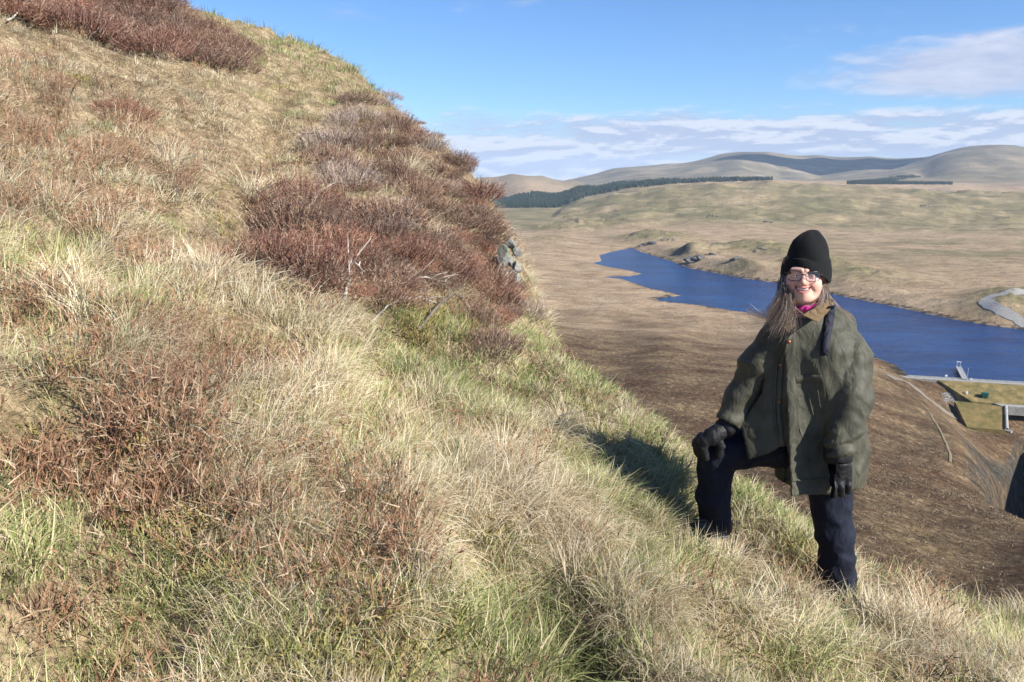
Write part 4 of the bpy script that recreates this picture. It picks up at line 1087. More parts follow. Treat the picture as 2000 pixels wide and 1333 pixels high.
# --- head (sculpted in its own frame: x to the picture's right, -y towards the face, z up; origin between the eyes' height and the ears)
HEAD_C = W(1570, 537.5, 0.0); YAW = math.atan2(HEAD_C[0], HEAD_C[1]); HP = math.radians(5)
Rz = np.array([[math.cos(YAW), math.sin(YAW), 0], [-math.sin(YAW), math.cos(YAW), 0], [0, 0, 1]])
Rx = np.array([[1, 0, 0], [0, math.cos(HP), math.sin(HP)], [0, -math.sin(HP), math.cos(HP)]])
RH = Rz @ Rx
HS = 1.03
def head_xf(V): return (np.asarray(V) * HS) @ RH.T + HEAD_C
def zu(x): return -0.0515 + 9.0 * x * x
def zl(x): return -0.0625 + 19.0 * x * x
def face_sd(X, Y, Z):
    ax = np.abs(X)
    d = ell(X, Y, Z, (0, 0.012, 0.035), (0.075, 0.094, 0.078))
    d = smin(d, ell(X, Y, Z, (0, -0.018, -0.030), (0.069, 0.072, 0.078)), 0.03)
    d = smin(d, rcone(ax, Y, Z, (0.050, 0.005, -0.060), (0.022, -0.062, -0.088), 0.024, 0.019), 0.03)     # jaw
    d = smin(d, np.sqrt(X ** 2 + (Y + 0.072) ** 2 + (Z + 0.090) ** 2) - 0.0185, 0.022)                          # chin
    d = smin(d, np.sqrt((ax - 0.039) ** 2 + (Y + 0.056) ** 2 + (Z + 0.036) ** 2) - 0.0285, 0.02)               # smiling cheek
    d = smin(d, rcone(ax, Y, Z, (0.008, -0.088, 0.019), (0.045, -0.074, 0.021), 0.008, 0.007), 0.012)           # brow
    d = smax(d, -(np.sqrt((ax - 0.031) ** 2 + (Y + 0.100) ** 2 + (Z - 0.001) ** 2) - 0.0165), 0.010)           # eye socket
    d = smin(d, rcone(X, Y, Z, (0, -0.086, 0.008), (0, -0.108, -0.027), 0.0075, 0.0115), 0.010)                # nose
    d = smin(d, np.sqrt((ax - 0.0125) ** 2 + (Y + 0.098) ** 2 + (Z + 0.031) ** 2) - 0.0085, 0.006)             # nostril wings
    d = smin(d, np.sqrt(X ** 2 + (Y + 0.082) ** 2 + (Z + 0.062) ** 2) - 0.022, 0.02)                           # mouth mound
    lid = np.sqrt((ax - 0.031) ** 2 + (Y + 0.0745) ** 2 + (Z - 0.0) ** 2) - 0.0150
    lid = np.maximum(lid, -(np.abs(Z + 0.0015 - 6 * (ax - 0.031) ** 2) - 0.0017))
    d = smin(d, lid, 0.002)
    ul = np.abs(Z - (zu(X) + 0.0035)) ; fr = -0.1010 + 9.5 * X * X
    lip_u = np.sqrt(ul ** 2 + (Y - fr) ** 2) - 0.0048 * np.clip(1.1 - ax / 0.031, 0.05, 1)
    lip_l = np.sqrt((Z - (zl(X) - 0.0045)) ** 2 + (Y - (fr + 0.003)) ** 2) - 0.0062 * np.clip(1.1 - ax / 0.029, 0.05, 1)
    m_ = np.maximum(np.maximum(Z - zu(X), zl(X) - Z), np.maximum(ax - 0.0265, Y + 0.070))
    d = smin(d, np.where(ax < 0.031, lip_u, 1), 0.004); d = smin(d, np.where(ax < 0.029, lip_l, 1), 0.004)
    d = smax(d, -m_, 0.002)
    d = smin(d, ell(ax, Y, Z, (0.077, 0.012, -0.005), (0.010, 0.018, 0.031)), 0.006)                           # ear
    # smile folds
    fold = rcone(ax, Y, Z, (0.020, -0.098, -0.030), (0.041, -0.080, -0.062), 0.0030, 0.0030)
    d = smax(d, -fold, 0.008)
    d = smin(d, rcone(X, Y, Z, (0, 0.015, -0.06), (0, 0.035, -0.20), 0.054, 0.058), 0.025)                     # neck
    return d
m = N('skin', 0.5, 0.35)
p = m.obj()
tone = m.attr('tone')
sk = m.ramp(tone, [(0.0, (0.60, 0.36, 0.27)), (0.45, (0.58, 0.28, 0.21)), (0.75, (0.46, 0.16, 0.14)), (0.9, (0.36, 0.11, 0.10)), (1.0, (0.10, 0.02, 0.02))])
m.color(m.mix(0.18, sk, m.ramp(m.noise(p, 130, 4, 0.6), [(0.35, (0.44, 0.22, 0.17)), (0.65, (0.70, 0.46, 0.36))])))
m.b.inputs['Subsurface Weight'].default_value = 0.08; m.b.inputs['Subsurface Radius'].default_value = (0.01, 0.004, 0.002); m.b.inputs['Subsurface Scale'].default_value = 0.3
m.bump(m.noise(p, 500, 3, 0.6), 0.12, 0.001)
skin_mat = m.m
# the body is one skin under the clothes: head and neck joined to trunk and limbs
TR = {}
def body_sd(X, Y, Z):
    q = (np.stack([X.ravel(), Y.ravel(), Z.ravel()], 1) - HEAD_C) @ RH / HS
    d = (face_sd(q[:, 0], q[:, 1], q[:, 2]) * HS).reshape(X.shape)
    return d
lo = HEAD_C + np.array([-0.105, -0.150, -0.235]); hi = HEAD_C + np.array([0.105, 0.13, 0.12])
nh = 0.0021
def limb_sd(X, Y, Z):
    d = chain(X, Y, Z, [(1575, 600, 0.03, 24), (1575, 660, 0.03, 46), (1590, 780, 0.02, 50), (1595, 880, 0.03, 44)], 0.03)
    d = smin(d, chain(X, Y, Z, [(1560, 645, 0.02, 24), (1510, 658, 0.02, 20), (1452, 772, 0.06, 14), (1420, 828, 0.035, 10)]), 0.02)
    d = smin(d, chain(X, Y, Z, [(1600, 645, 0.02, 24), (1652, 660, 0.0, 20), (1661, 775, -0.12, 15), (1637, 885, -0.195, 10)]), 0.02)
    d = smin(d, chain(X, Y, Z, [(1575, 880, 0.04, 28), (1450, 878, 0.08, 22), (1402, 888, 0.10, 18), (1396, 1000, 0.155, 14)]), 0.02)
    d = smin(d, chain(X, Y, Z, [(1610, 890, 0.03, 30), (1626, 1040, -0.02, 22), (1636, 1150, 0.0, 16)]), 0.02)
    return d
Vh, Qh = (lambda g: surface_nets(*g))((lambda n_: (body_sd(*np.meshgrid(*[lo[i] + np.arange(n_[i]) * nh for i in range(3)], indexing='ij')), lo, nh))(np.ceil((hi - lo) / nh).astype(int) + 1))
lo2 = np.array([0.78, Y0 - 0.36, -1.80]); hi2 = np.array([1.72, Y0 + 0.26, HEAD_C[2] - 0.125])
def trunk_sd(X, Y, Z): return smin(limb_sd(X, Y, Z), chain(X, Y, Z, [(1573, 590, 0.02, 25), (1575, 640, 0.03, 30)]), 0.02)
nb = 0.012
Vb, Qb = surface_nets(trunk_sd(*np.meshgrid(*[lo2[i] + np.arange(int((hi2[i] - lo2[i]) / nb) + 2) * nb for i in range(3)], indexing='ij')), lo2, nb)
body = mesh_obj('body', np.concatenate([Vh, Vb]), np.concatenate([Qh, Qb + len(Vh)]), skin_mat, person)
q = (Vh - HEAD_C) @ RH / HS
axq = np.abs(q[:, 0])
tone = 0.42 * np.exp(-(((axq - 0.042) / 0.022) ** 2 + ((q[:, 2] + 0.034) / 0.02) ** 2)) * (q[:, 1] < -0.03)
tone = np.maximum(tone, 0.4 * np.exp(-((axq / 0.016) ** 2 + ((q[:, 2] + 0.028) / 0.016) ** 2)) * (q[:, 1] < -0.085))
lipd = np.minimum(np.abs(q[:, 2] - zu(q[:, 0]) - 0.0035) / 0.0048, np.abs(q[:, 2] - zl(q[:, 0]) + 0.0045) / 0.0065)
tone = np.where((lipd < 1) & (axq < 0.033) & (q[:, 1] < -0.075), 0.78, tone)
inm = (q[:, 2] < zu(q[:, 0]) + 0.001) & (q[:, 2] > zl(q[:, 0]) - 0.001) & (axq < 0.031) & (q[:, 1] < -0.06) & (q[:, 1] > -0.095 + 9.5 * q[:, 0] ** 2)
tone = np.where(inm, 1.0, tone)  # mouth lining dark red, with the hollow's shade put into its tone
set_attr(body, 'tone', np.concatenate([tone, np.zeros(len(Vb))]))
white = N('tooth_enamel', 0.25, 0.5); white.color((0.62, 0.57, 0.49)); white = white.m
V, F = [], []
for i in range(13):
    x = -0.021 + 0.042 * i / 12; notch = 0.0006 * abs(math.cos(math.pi * i / 2))
    yf = -0.0945 + 10.5 * x * x
    for z_, o_ in ((zu(x) + 0.003, 0.0), (zu(x) - 0.003, -0.0006), (zu(x) - 0.0078 + notch + 2.2 * x * x, 0.0005)): V.append((x, yf + o_, z_))
    if i: F += [(3 * i - 3 + k, 3 * i - 2 + k, 3 * i + 1 + k, 3 * i + k) for k in (0, 1)]
mesh_obj('teeth', head_xf(V), F, white, body)
em = N('eye', 0.1, 0.5); em.color(em.ramp(em.attr('ir'), [(0.0, (0.01, 0.01, 0.01)), (0.25, (0.02, 0.03, 0.03)), (0.5, (0.10, 0.12, 0.12)), (0.6, (0.6, 0.56, 0.52))], 'CONSTANT'))
for sx_ in (-1, 1):
    bm = bmesh.new(); bmesh.ops.create_uvsphere(bm, u_segments=20, v_segments=14, radius=0.0132)
    L_ = [v.co.copy() for v in bm.verts]; Fq = [[v.index for v in f.verts] for f in bm.faces]; bm.free()
    Vq = np.array([(c.x + sx_ * 0.031, c.y - 0.0745, c.z) for c in L_])
    o = mesh_obj('eyeball', head_xf(Vq), Fq, em.m, body)
    set_attr(o, 'ir', [min(1, math.hypot(c.x, c.z + 0.0012) / 0.0115) if c.y < 0 else 1 for c in L_])

# --- knitted hat
km = N('black_rib_knit', 0.95, 0.1)
tcn = km.obj()
km.color(km.ramp(km.attr('rib'), [(0.0, (0.006, 0.0065, 0.007)), (1.0, (0.014, 0.015, 0.0155))]))
km.bump(km.noise(tcn, 420, 3, 0.6), 0.5, 0.003)
km.b.inputs['Sheen Weight'].default_value = 0.05
def hat_loft(name, rings, parent, ribs=74, seg=444, front_lift=None, depth=1.06, cdy=0.012):
    V, F, R_ = [], [], []
    for i, (v, ul, ur) in enumerate(rings):
        A = W(ul, v, cdy); B = W(ur, v, cdy); c = (A + B) / 2; a = (B[0] - A[0]) / 2
        fl = front_lift[i] if front_lift else 0.0
        for k in range(seg):
            th = 2 * math.pi * k / seg
            rb = 0.5 + 0.5 * math.cos(ribs * th)
            rr = a * (1 + 0.008 * (rb - 0.5)) + 0.0028 * math.sin(2 * th + 0.55 * i) + 0.0018 * math.sin(5 * th - 0.8 * i)
            x, y = rr * math.cos(th), rr * depth * math.sin(th)
            front = max(0, math.cos(th + math.pi / 2 + 0.10))
            fz = fl * front ** 1.3
            w = Rz @ np.array([x, y, 0])
            V.append((c[0] + w[0], c[1] + w[1], c[2] + fz)); R_.append(rb)
        if i: F += [(seg * (i - 1) + k, seg * (i - 1) + (k + 1) % seg, seg * i + (k + 1) % seg, seg * i + k) for k in range(seg)]
    F.append(tuple(range(seg)))
    o = mesh_obj(name, V, F, km.m, parent); set_attr(o, 'rib', R_)
    return o
crown = [(449.5, 1583, 1593), (451, 1578, 1597), (455, 1571, 1601.5), (461, 1562.5, 1605.5), (470, 1552, 1610), (480, 1545.5, 1613.5), (490, 1541, 1616), (500, 1538, 1617.5), (512, 1536, 1617.5), (522, 1535, 1617)]
beanie = hat_loft('knit_hat', crown, person)
cuff_r = [(505, 1540, 1616), (503.5, 1537, 1618), (506, 1535, 1619), (513, 1532.5, 1619.5), (524, 1529, 1620), (536, 1526.5, 1620), (546, 1525.5, 1619.5), (551, 1527.5, 1618), (550, 1530.5, 1616)]
cf = hat_loft('turned_up_cuff', cuff_r, beanie, front_lift=[0.004, 0.004, 0.006, 0.014, 0.026, 0.034, 0.042, 0.046, 0.046])

# --- glasses
gm = N('spectacle_frame', 0.25, 0.5); gm.color((0.03, 0.008, 0.014))
lm = bpy.data.materials.new('spectacle_lens'); lm.use_nodes = True
lt = lm.node_tree; lt.nodes.clear()
lo_ = lt.nodes.new('ShaderNodeOutputMaterial'); lx = lt.nodes.new('ShaderNodeMixShader'); ltr = lt.nodes.new('ShaderNodeBsdfTransparent'); lg = lt.nodes.new('ShaderNodeBsdfGlossy')
ltr.inputs[0].default_value = (0.93, 0.93, 0.95, 1); lg.inputs['Roughness'].default_value = 0.03; lx.inputs[0].default_value = 0.10
lt.links.new(ltr.outputs[0], lx.inputs[1]); lt.links.new(lg.outputs[0], lx.inputs[2]); lt.links.new(lx.outputs[0], lo_.inputs[0])
def lens_outline(sx_, n=28):
    out = []
    for k in range(n):
        t = 2 * math.pi * k / n
        e = 0.62
        x = math.copysign(abs(math.cos(t)) ** e, math.cos(t)) * 0.0275; z_ = math.copysign(abs(math.sin(t)) ** e, math.sin(t)) * 0.0195
        if z_ < 0: x *= 0.90
        xx = sx_ * 0.0345 + x; yy = -0.112 + 7.0 * xx * xx
        out.append((xx, yy, z_ - 0.002 + 0.001 * sx_ * x / 0.03))
    return out
spec = None
Vf, Ff = [], []
for sx_ in (-1, 1):
    o_ = lens_outline(sx_); ring = [head_xf([q_])[0] for q_ in o_]; ring.append(ring[0])
    v_, f_ = tube(ring, [0.0016] * len(ring), 6); b_ = len(Vf); Vf += list(v_); Ff += [tuple(b_ + i for i in f) for f in f_]
    arm = head_xf([(sx_ * 0.062, -0.085, 0.006), (sx_ * 0.072, -0.06, 0.008), (sx_ * 0.078, 0.0, 0.006)])
    v_, f_ = tube(arm, [0.002] * 3, 6); b_ = len(Vf); Vf += list(v_); Ff += [tuple(b_ + i for i in f) for f in f_]
br = head_xf([(-0.0085, -0.1115, 0.003), (0, -0.1135, 0.006), (0.0085, -0.1115, 0.003)]); v_, f_ = tube(br, [0.002] * 3, 6); b_ = len(Vf); Vf += list(v_); Ff += [tuple(b_ + i for i in f) for f in f_]
spec = mesh_obj('spectacles', Vf, Ff, gm.m, person)
for sx_ in (-1, 1):
    o_ = lens_outline(sx_); V = head_xf(o_ + [(sx_ * 0.0345, -0.1125 + 7.0 * 0.0345 ** 2, -0.002)]); n = len(o_)
    le = mesh_obj('lens', V, [(k, (k + 1) % n, n) for k in range(n)], lm, spec)


# --- jacket
def vprof(Z, vs, vals):
    zs = np.array([W(1570, v)[2] for v in vs]); o_ = np.argsort(zs)
    return np.interp(Z, zs[o_], np.array(vals)[o_])
tv = [600, 612, 625, 640, 660, 690, 730, 780, 830, 870, 910, 950]
tl = [1550, 1530, 1512, 1500, 1494, 1490, 1488, 1490, 1502, 1516, 1523, 1523]
tr_ = [1606, 1632, 1652, 1667, 1676, 1680, 1684, 1688, 1692, 1694, 1692, 1686]
td = [0.07, 0.09, 0.105, 0.118, 0.125, 0.135, 0.142, 0.148, 0.152, 0.154, 0.154, 0.152]
tx0 = [W(u, v)[0] for u, v in zip(tl, tv)]; tx1 = [W(u, v)[0] for u, v in zip(tr_, tv)]
HEM = W(1570, 944)[2]
def torso_core(X, Y, Z):
    a0 = vprof(Z, tv, tx0); a1 = vprof(Z, tv, tx1); b = vprof(Z, tv, td)
    cx, a = (a0 + a1) / 2, (a1 - a0) / 2
    A_, B_ = X - cx, Y - Y0 - 0.03
    k_ = sstep(W(1570, 615)[2], W(1570, 680)[2], Z) * math.radians(46)
    ck, sk_ = np.cos(k_), np.sin(k_)
    xx = np.abs((A_ * ck - B_ * sk_) / (a * 1.0)); yy = np.abs((A_ * sk_ + B_ * ck) / b)
    q = (xx ** 2.5 + yy ** 2.5) ** (1 / 2.5)
    return (q - 1) * np.minimum(a, b)
def jacket_sd(X, Y, Z):
    # cloth that hangs in folds
    hang = 0.016 * (np.abs(fbm(X * 11 + 0.8 * np.sin(Z * 8), Z * 3.2 + X * 2, 2, 91)) - 0.2) + 0.006 * fbm(X * 22 - Z * 6, Z * 10 + X * 7, 2, 93)
    d = torso_core(X, Y, Z) + hang * sstep(W(1570, 625)[2], W(1570, 700)[2], Z)
    sh = chain(X, Y, Z, [(1530, 632, 0.02, 26), (1576, 618, 0.03, 30), (1640, 634, 0.02, 30)], 0.03)
    d = smin(d, sh, 0.03)
    zhem = HEM + (X - W(1524, 944)[0]) * 0.10 * (X > W(1600, 944)[0] ) * 0.6
    inner = d + 0.012
    d = smax(d, zhem - Z, 0.006)
    d = np.maximum(d, -np.maximum(inner, Z - (HEM + 0.16)))
    # flap of the left front, thrown back over the raised thigh
    fl = poly_prism(X, Y + 0.012 * fbm(X * 12, Z * 5, 2, 96), Z, [(1505, 665), (1486, 765), (1449, 832), (1457, 889), (1490, 872), (1526, 846), (1538, 665)], 0.045, -0.055, 0.004, 0.004, 0.14)
    d = smin(d, fl, 0.03)
    pan = poly_prism(X, Y + 0.014 * fbm(X * 12, Z * 3, 2, 94), Z, [(1530, 655), (1525, 944), (1578, 942), (1612, 938), (1650, 930), (1650, 655)], -0.060, -0.015, 0.004, 0.004, 0.19)
    d = smin(d, pan, 0.04)
    # sleeves
    wr = 0.006 * np.sin((Z * 0.92 - X * 0.5) * 85 + 4 * fbm(X * 9, Z * 9, 2, 95)) * (0.35 + 0.65 * sstep(-0.95, -1.12, Z))
    tw_ = 0.014 * (np.abs(fbm(X * 9 + Z * 5, Z * 8 - X * 5, 2, 97)) - 0.2) + 0.004 * fbm(X * 20, Z * 20, 2, 98)
    r1 = chain(X, Y, Z, [(1640, 648, -0.005, 32), (1657, 700, -0.06, 42), (1662, 776, -0.125, 39.5), (1655, 828, -0.165, 34.5), (1640, 862, -0.19, 30), (1637, 878, -0.20, 28.5)], 0.02) 
    r1 = smax(r1, W(1637, 884)[2] - Z, 0.004)
    l1 = chain(X, Y, Z, [(1518, 655, 0.02, 30), (1480, 712, 0.05, 36), (1452, 770, 0.06, 31), (1427, 816, 0.04, 26.5), (1423, 826, 0.035, 25.5)], 0.02)
    a_ = W(1424, 829, 0.033); dr_ = (W(1424, 829, 0.033) - W(1452, 770, 0.06)); dr_ /= np.linalg.norm(dr_)
    l1 = smax(l1, (X - a_[0]) * dr_[0] + (Y - a_[1]) * dr_[1] + (Z - a_[2]) * dr_[2], 0.004)
    d = smin(d, r1 + wr + tw_, 0.002); d = smin(d, l1 + wr * 0.8 + tw_, 0.004)
    # neck opening
    c = W(1571, 588, -0.03)
    d = smax(d, -(np.sqrt(((X - c[0]) / 1.0) ** 2 + ((Y - c[1]) / 1.0) ** 2 + ((Z - c[2]) / 1.25) ** 2) - 0.062), 0.01)
    return d
jl = np.array([W(1385, 700)[0], Y0 - 0.33, W(1570, 958)[2]]); jh = np.array([W(1725, 700)[0], Y0 + 0.24, W(1570, 585)[2]])
jacket = sdf_mesh('jacket', jacket_sd, jl, jh, 0.0062, jacket_mat, person)
def trunk_only(X, Y, Z): return np.minimum(torso_core(X, Y, Z), chain(X, Y, Z, [(1530, 632, 0.02, 26), (1576, 618, 0.03, 30), (1640, 634, 0.02, 30)], 0.03))
def jpart(name, line, width, mat, lift=0.004):
    o = strip(name, jacket_sd, line, width, mat, jacket, lift); return o
jpart('front_placket', [(1553, 640), (1535, 670), (1525, 705), (1521, 750), (1520, 800), (1524, 850), (1530, 890), (1527, 938)], 11, jacket_mat, 0.007)
jpart('placket_edge', [(1547, 640), (1529, 671), (1518, 706), (1514, 750), (1513, 800), (1517, 850)], 1.8, seam_mat, 0.009)
jpart('pocket_flap', [(1556, 742), (1580, 739), (1604, 741)], 15, jacket_mat, 0.003)
jpart('pocket_seam', [(1576, 750), (1580, 775), (1586, 800), (1589, 812)], 1.4, seam_mat, 0.003)
jpart('pocket_edge', [(1597, 762), (1601, 790), (1607, 806)], 1.6, seam_mat, 0.004)
jpart('lower_pocket', [(1562, 838), (1566, 850), (1575, 862)], 1.6, seam_mat, 0.003)
jpart('hem_binding', [(1528, 940), (1560, 939), (1590, 938), (1612, 936)], 4, jacket_mat, 0.004)
for u_, v_ in ((1524, 713), (1522, 785), (1541, 668)):
    c = cast(jacket_sd, u_, v_); f_ = -c / np.linalg.norm(c); c = c + f_ * 0.007
    a_ = np.cross(f_, [0, 0, 1]); a_ /= np.linalg.norm(a_); b_ = np.cross(f_, a_)
    V = [c + 0.0065 * (a_ * math.cos(t) + b_ * math.sin(t)) + f_ * z_ * 0.004 for z_ in (0, 1) for t in np.linspace(0, 2 * math.pi, 13)[:-1]] + [c + f_ * 0.0048]
    o = mesh_obj('stud', V, [(k, (k + 1) % 12, 12 + (k + 1) % 12, 12 + k) for k in range(12)] + [(12 + k, 12 + (k + 1) % 12, 24) for k in range(12)], brass, jacket)
# corduroy collar: the stand round the neck and its point folded down on the chest
def sheet(name, pts, tris, mat, parent, th=0.005):
    V = [W(*p_) for p_ in pts]; o = mesh_obj(name, V, tris, mat, parent, smooth=False)
    sol = o.modifiers.new('thickness', 'SOLIDIFY'); sol.thickness = th; sol.offset = 0
    return o
collar = sheet('collar', [(1604, 573, 0.05), (1611, 577, -0.01), (1602, 592, -0.075), (1588, 605, -0.115),
                          (1616, 572, 0.06), (1622, 580, -0.015), (1613, 597, -0.088), (1592, 612, -0.128),
                          (1622, 580, 0.06), (1630, 592, -0.02), (1614, 613, -0.105), (1597, 630, -0.142), (1568, 616, -0.142), (1578, 609, -0.128)],
               [(0, 1, 5, 4), (1, 2, 6, 5), (2, 3, 7, 6), (4, 5, 9, 8), (5, 6, 10, 9), (6, 7, 11, 10), (3, 13, 12, 7), (7, 12, 11)], cord_mat, jacket)
sheet('collar', [(1546, 600, 0.04), (1538, 606, -0.03), (1540, 622, -0.10), (1552, 634, -0.125), (1532, 606, 0.04), (1524, 616, -0.04), (1526, 634, -0.11), (1540, 650, -0.14)],
      [(0, 1, 5, 4), (1, 2, 6, 5), (2, 3, 7, 6)], cord_mat, jacket)
# --- magenta neck warmer
V, F = [], []
c0 = W(1571, 594, -0.005)
for i in range(36):
    th = 2 * math.pi * i / 36
    for j in range(8):
        ph = 2 * math.pi * j / 8
        rr = 0.060 + 0.007 * math.cos(ph); z_ = 0.017 * math.sin(ph) + 0.012 * math.cos(th) - 0.010 * math.sin(-th) * 0 + 0.012 * math.sin(th)
        V.append(c0 + np.array([rr * math.cos(th) * 1.0, rr * math.sin(th) * 1.05, z_ + 0.002 * math.sin(9 * th)]))
for i in range(36):
    for j in range(8): F.append((8 * i + j, 8 * i + (j + 1) % 8, 8 * ((i + 1) % 36) + (j + 1) % 8, 8 * ((i + 1) % 36) + j))
mesh_obj('neck_warmer', V, F, pink_mat, person)

# --- trousers
def trouser_sd(X, Y, Z):
    wr = 0.012 * (np.abs(fbm(X * 12 + Z * 7, Z * 9 - X * 6, 2, 101)) - 0.2) + 0.003 * fbm(X * 26, Z * 22, 2, 103)
    d = chain(X, Y, Z, [(1590, 860, 0.02, 52), (1600, 900, 0.02, 54)], 0.03)
    d = smin(d, chain(X, Y, Z, [(1570, 872, 0.04, 40), (1520, 872, 0.05, 40), (1450, 877, 0.08, 36), (1400, 884, 0.10, 35)], 0.03), 0.04)
    d = smin(d, chain(X, Y, Z, [(1400, 880, 0.10, 35.5), (1397, 925, 0.12, 32.5), (1393, 972, 0.14, 31), (1396, 1002, 0.16, 27.5), (1397, 1016, 0.16, 27)], 0.03), 0.03)
    d = smin(d, chain(X, Y, Z, [(1612, 895, 0.0, 46), (1622, 960, -0.01, 38), (1625, 1000, -0.02, 35.5), (1629, 1040, -0.02, 35), (1632, 1090, 0.0, 33), (1635, 1130, 0.0, 33.5), (1637, 1170, 0.0, 34)], 0.03), 0.05)
    return d + wr
tl_ = np.array([W(1350, 900)[0], Y0 - 0.20, W(1637, 1195)[2]]); th_ = np.array([W(1690, 900)[0], Y0 + 0.28, W(1570, 842)[2]])
sdf_mesh('trousers', trouser_sd, tl_, th_, 0.0068, trouser_mat, person)

# --- boots
def boot(name, heel, toe, ankle, top, sgn):
    def fn(X, Y, Z):
        d = rcone(X, Y, Z, heel, toe, 0.040, 0.036)
        d = smin(d, rcone(X, Y, Z, heel + np.array([0, 0, 0.02]), ankle, 0.043, 0.046), 0.03)
        d = smin(d, rcone(X, Y, Z, ankle, toe * 0.6 + heel * 0.4 + np.array([0, 0, 0.03]), 0.038, 0.030), 0.03)
        d = np.maximum(d, (heel[2] - 0.030) - Z)
        return d
    lo = np.minimum(np.minimum(heel, toe), ankle) - 0.07; hi = np.maximum(np.maximum(heel, toe), ankle) + 0.07
    o = sdf_mesh(name, fn, lo, hi, 0.005, boot_mat, person)
    def sole(X, Y, Z):
        d = rcone(X, Y, Z, heel - np.array([0, 0, 0.005]), toe - np.array([0, 0, 0.005]), 0.045, 0.041)
        return np.maximum(np.maximum(d, Z - (heel[2] - 0.022)), (heel[2] - 0.046) - Z)
    s_ = sdf_mesh('sole', sole, lo - 0.01, hi, 0.005, gaiter_mat, o)
    lace = [heel * (1 - t) + toe * t + np.array([0.02 * math.sin(i * math.pi), 0, 0.055 - 0.02 * t]) for i, t in enumerate((0.35, 0.5, 0.65))]
    return o
hR = W(1410, 1032, 0.17); boot('boot', hR, W(1362, 1029, 0.11), W(1399, 1005, 0.16), None, 1)
hL = FOOT_L + np.array([0.0, 0.03, 0.0]); boot('boot', hL, hL + np.array([-0.06, -0.17, 0.0]), hL + np.array([0, 0.0, 0.10]), None, 1)

# --- gloves
def glove(name, parts, lo, hi, cuff):
    def fn(X, Y, Z):
        d = None
        for pts, k in parts:
            e = chain(X, Y, Z, pts, 0.004); d = e if d is None else smin(d, e, k)
        return d + 0.0016 * fbm(X * 60, Z * 90, 2, 121)
    o = sdf_mesh(name, fn, lo, hi, 0.0026, glove_mat, person)
    V, F = tube([W(*c[:3]) for c in cuff], [px(c[3], c[1]) for c in cuff], 20)
    w_ = mesh_obj('wrist_cuff', V, F, glove_mat, o)
    return o
# hanging hand: back of the hand to the lens, fingers a little curled
g1 = [([(1637, 884, -0.198, 23.3), (1636, 905, -0.213, 24.4)], 0.01), ([(1624, 918, -0.218, 13.8), (1618, 938, -0.223, 12.7)], 0.012), ([(1636, 918, -0.223, 15.9), (1634, 940, -0.228, 13.2)], 0.012), ([(1650, 918, -0.218, 13.8), (1652, 938, -0.220, 12.2)], 0.012),
      ([(1614, 936, -0.228, 8.7), (1612, 950, -0.243, 8.3), (1614, 962, -0.233, 7.6)], 0.004), ([(1627, 938, -0.233, 8.7), (1626, 953, -0.250, 8.3), (1628, 966, -0.238, 7.6)], 0.004),
      ([(1641, 938, -0.230, 8.7), (1641, 952, -0.248, 8.3), (1642, 965, -0.236, 7.6)], 0.004), ([(1655, 936, -0.220, 8.1), (1656, 948, -0.234, 7.6), (1656, 959, -0.224, 7.2)], 0.004),
      ([(1618, 912, -0.208, 9.5), (1605, 930, -0.188, 9.0), (1604, 946, -0.183, 8.0)], 0.008)]
glove('glove', g1, np.array([W(1585, 900)[0], Y0 - 0.31, W(1630, 985)[2]]), np.array([W(1685, 900)[0], Y0 - 0.12, W(1630, 866)[2]]), [(1637, 866, -0.192, 25), (1637, 886, -0.198, 26.5), (1637, 899, -0.205, 25), (1637, 903, -0.206, 22)])
# hand on the raised knee, fingers wrapping over it
g2 = [([(1419, 834, 0.030, 15.3), (1402, 845, 0.015, 17.1), (1390, 853, 0.010, 17.1)], 0.012), ([(1390, 853, 0.010, 17.1), (1376, 862, 0.005, 12.6)], 0.01),
      ([(1380, 858, 0.000, 8.6), (1374, 876, 0.000, 8.1), (1379, 895, 0.007, 7.2)], 0.004), ([(1399, 852, 0.000, 9.0), (1408, 872, 0.000, 8.6), (1404, 889, 0.005, 7.7)], 0.004),
      ([(1372, 858, 0.015, 8.1), (1364, 872, 0.020, 7.7), (1366, 889, 0.030, 7.2)], 0.004), ([(1368, 856, 0.035, 8.1), (1359, 868, 0.045, 7.7), (1362, 884, 0.055, 6.8)], 0.004), ([(1370, 852, 0.055, 7.7), (1360, 862, 0.070, 7.2), (1362, 876, 0.080, 6.3)], 0.004)]
glove('glove', g2, np.array([W(1345, 900)[0], Y0 - 0.10, W(1400, 910)[2]]), np.array([W(1442, 900)[0], Y0 + 0.13, W(1400, 815)[2]]), [(1428, 820, 0.047, 21), (1419, 834, 0.035, 21.5), (1410, 840, 0.025, 20)])

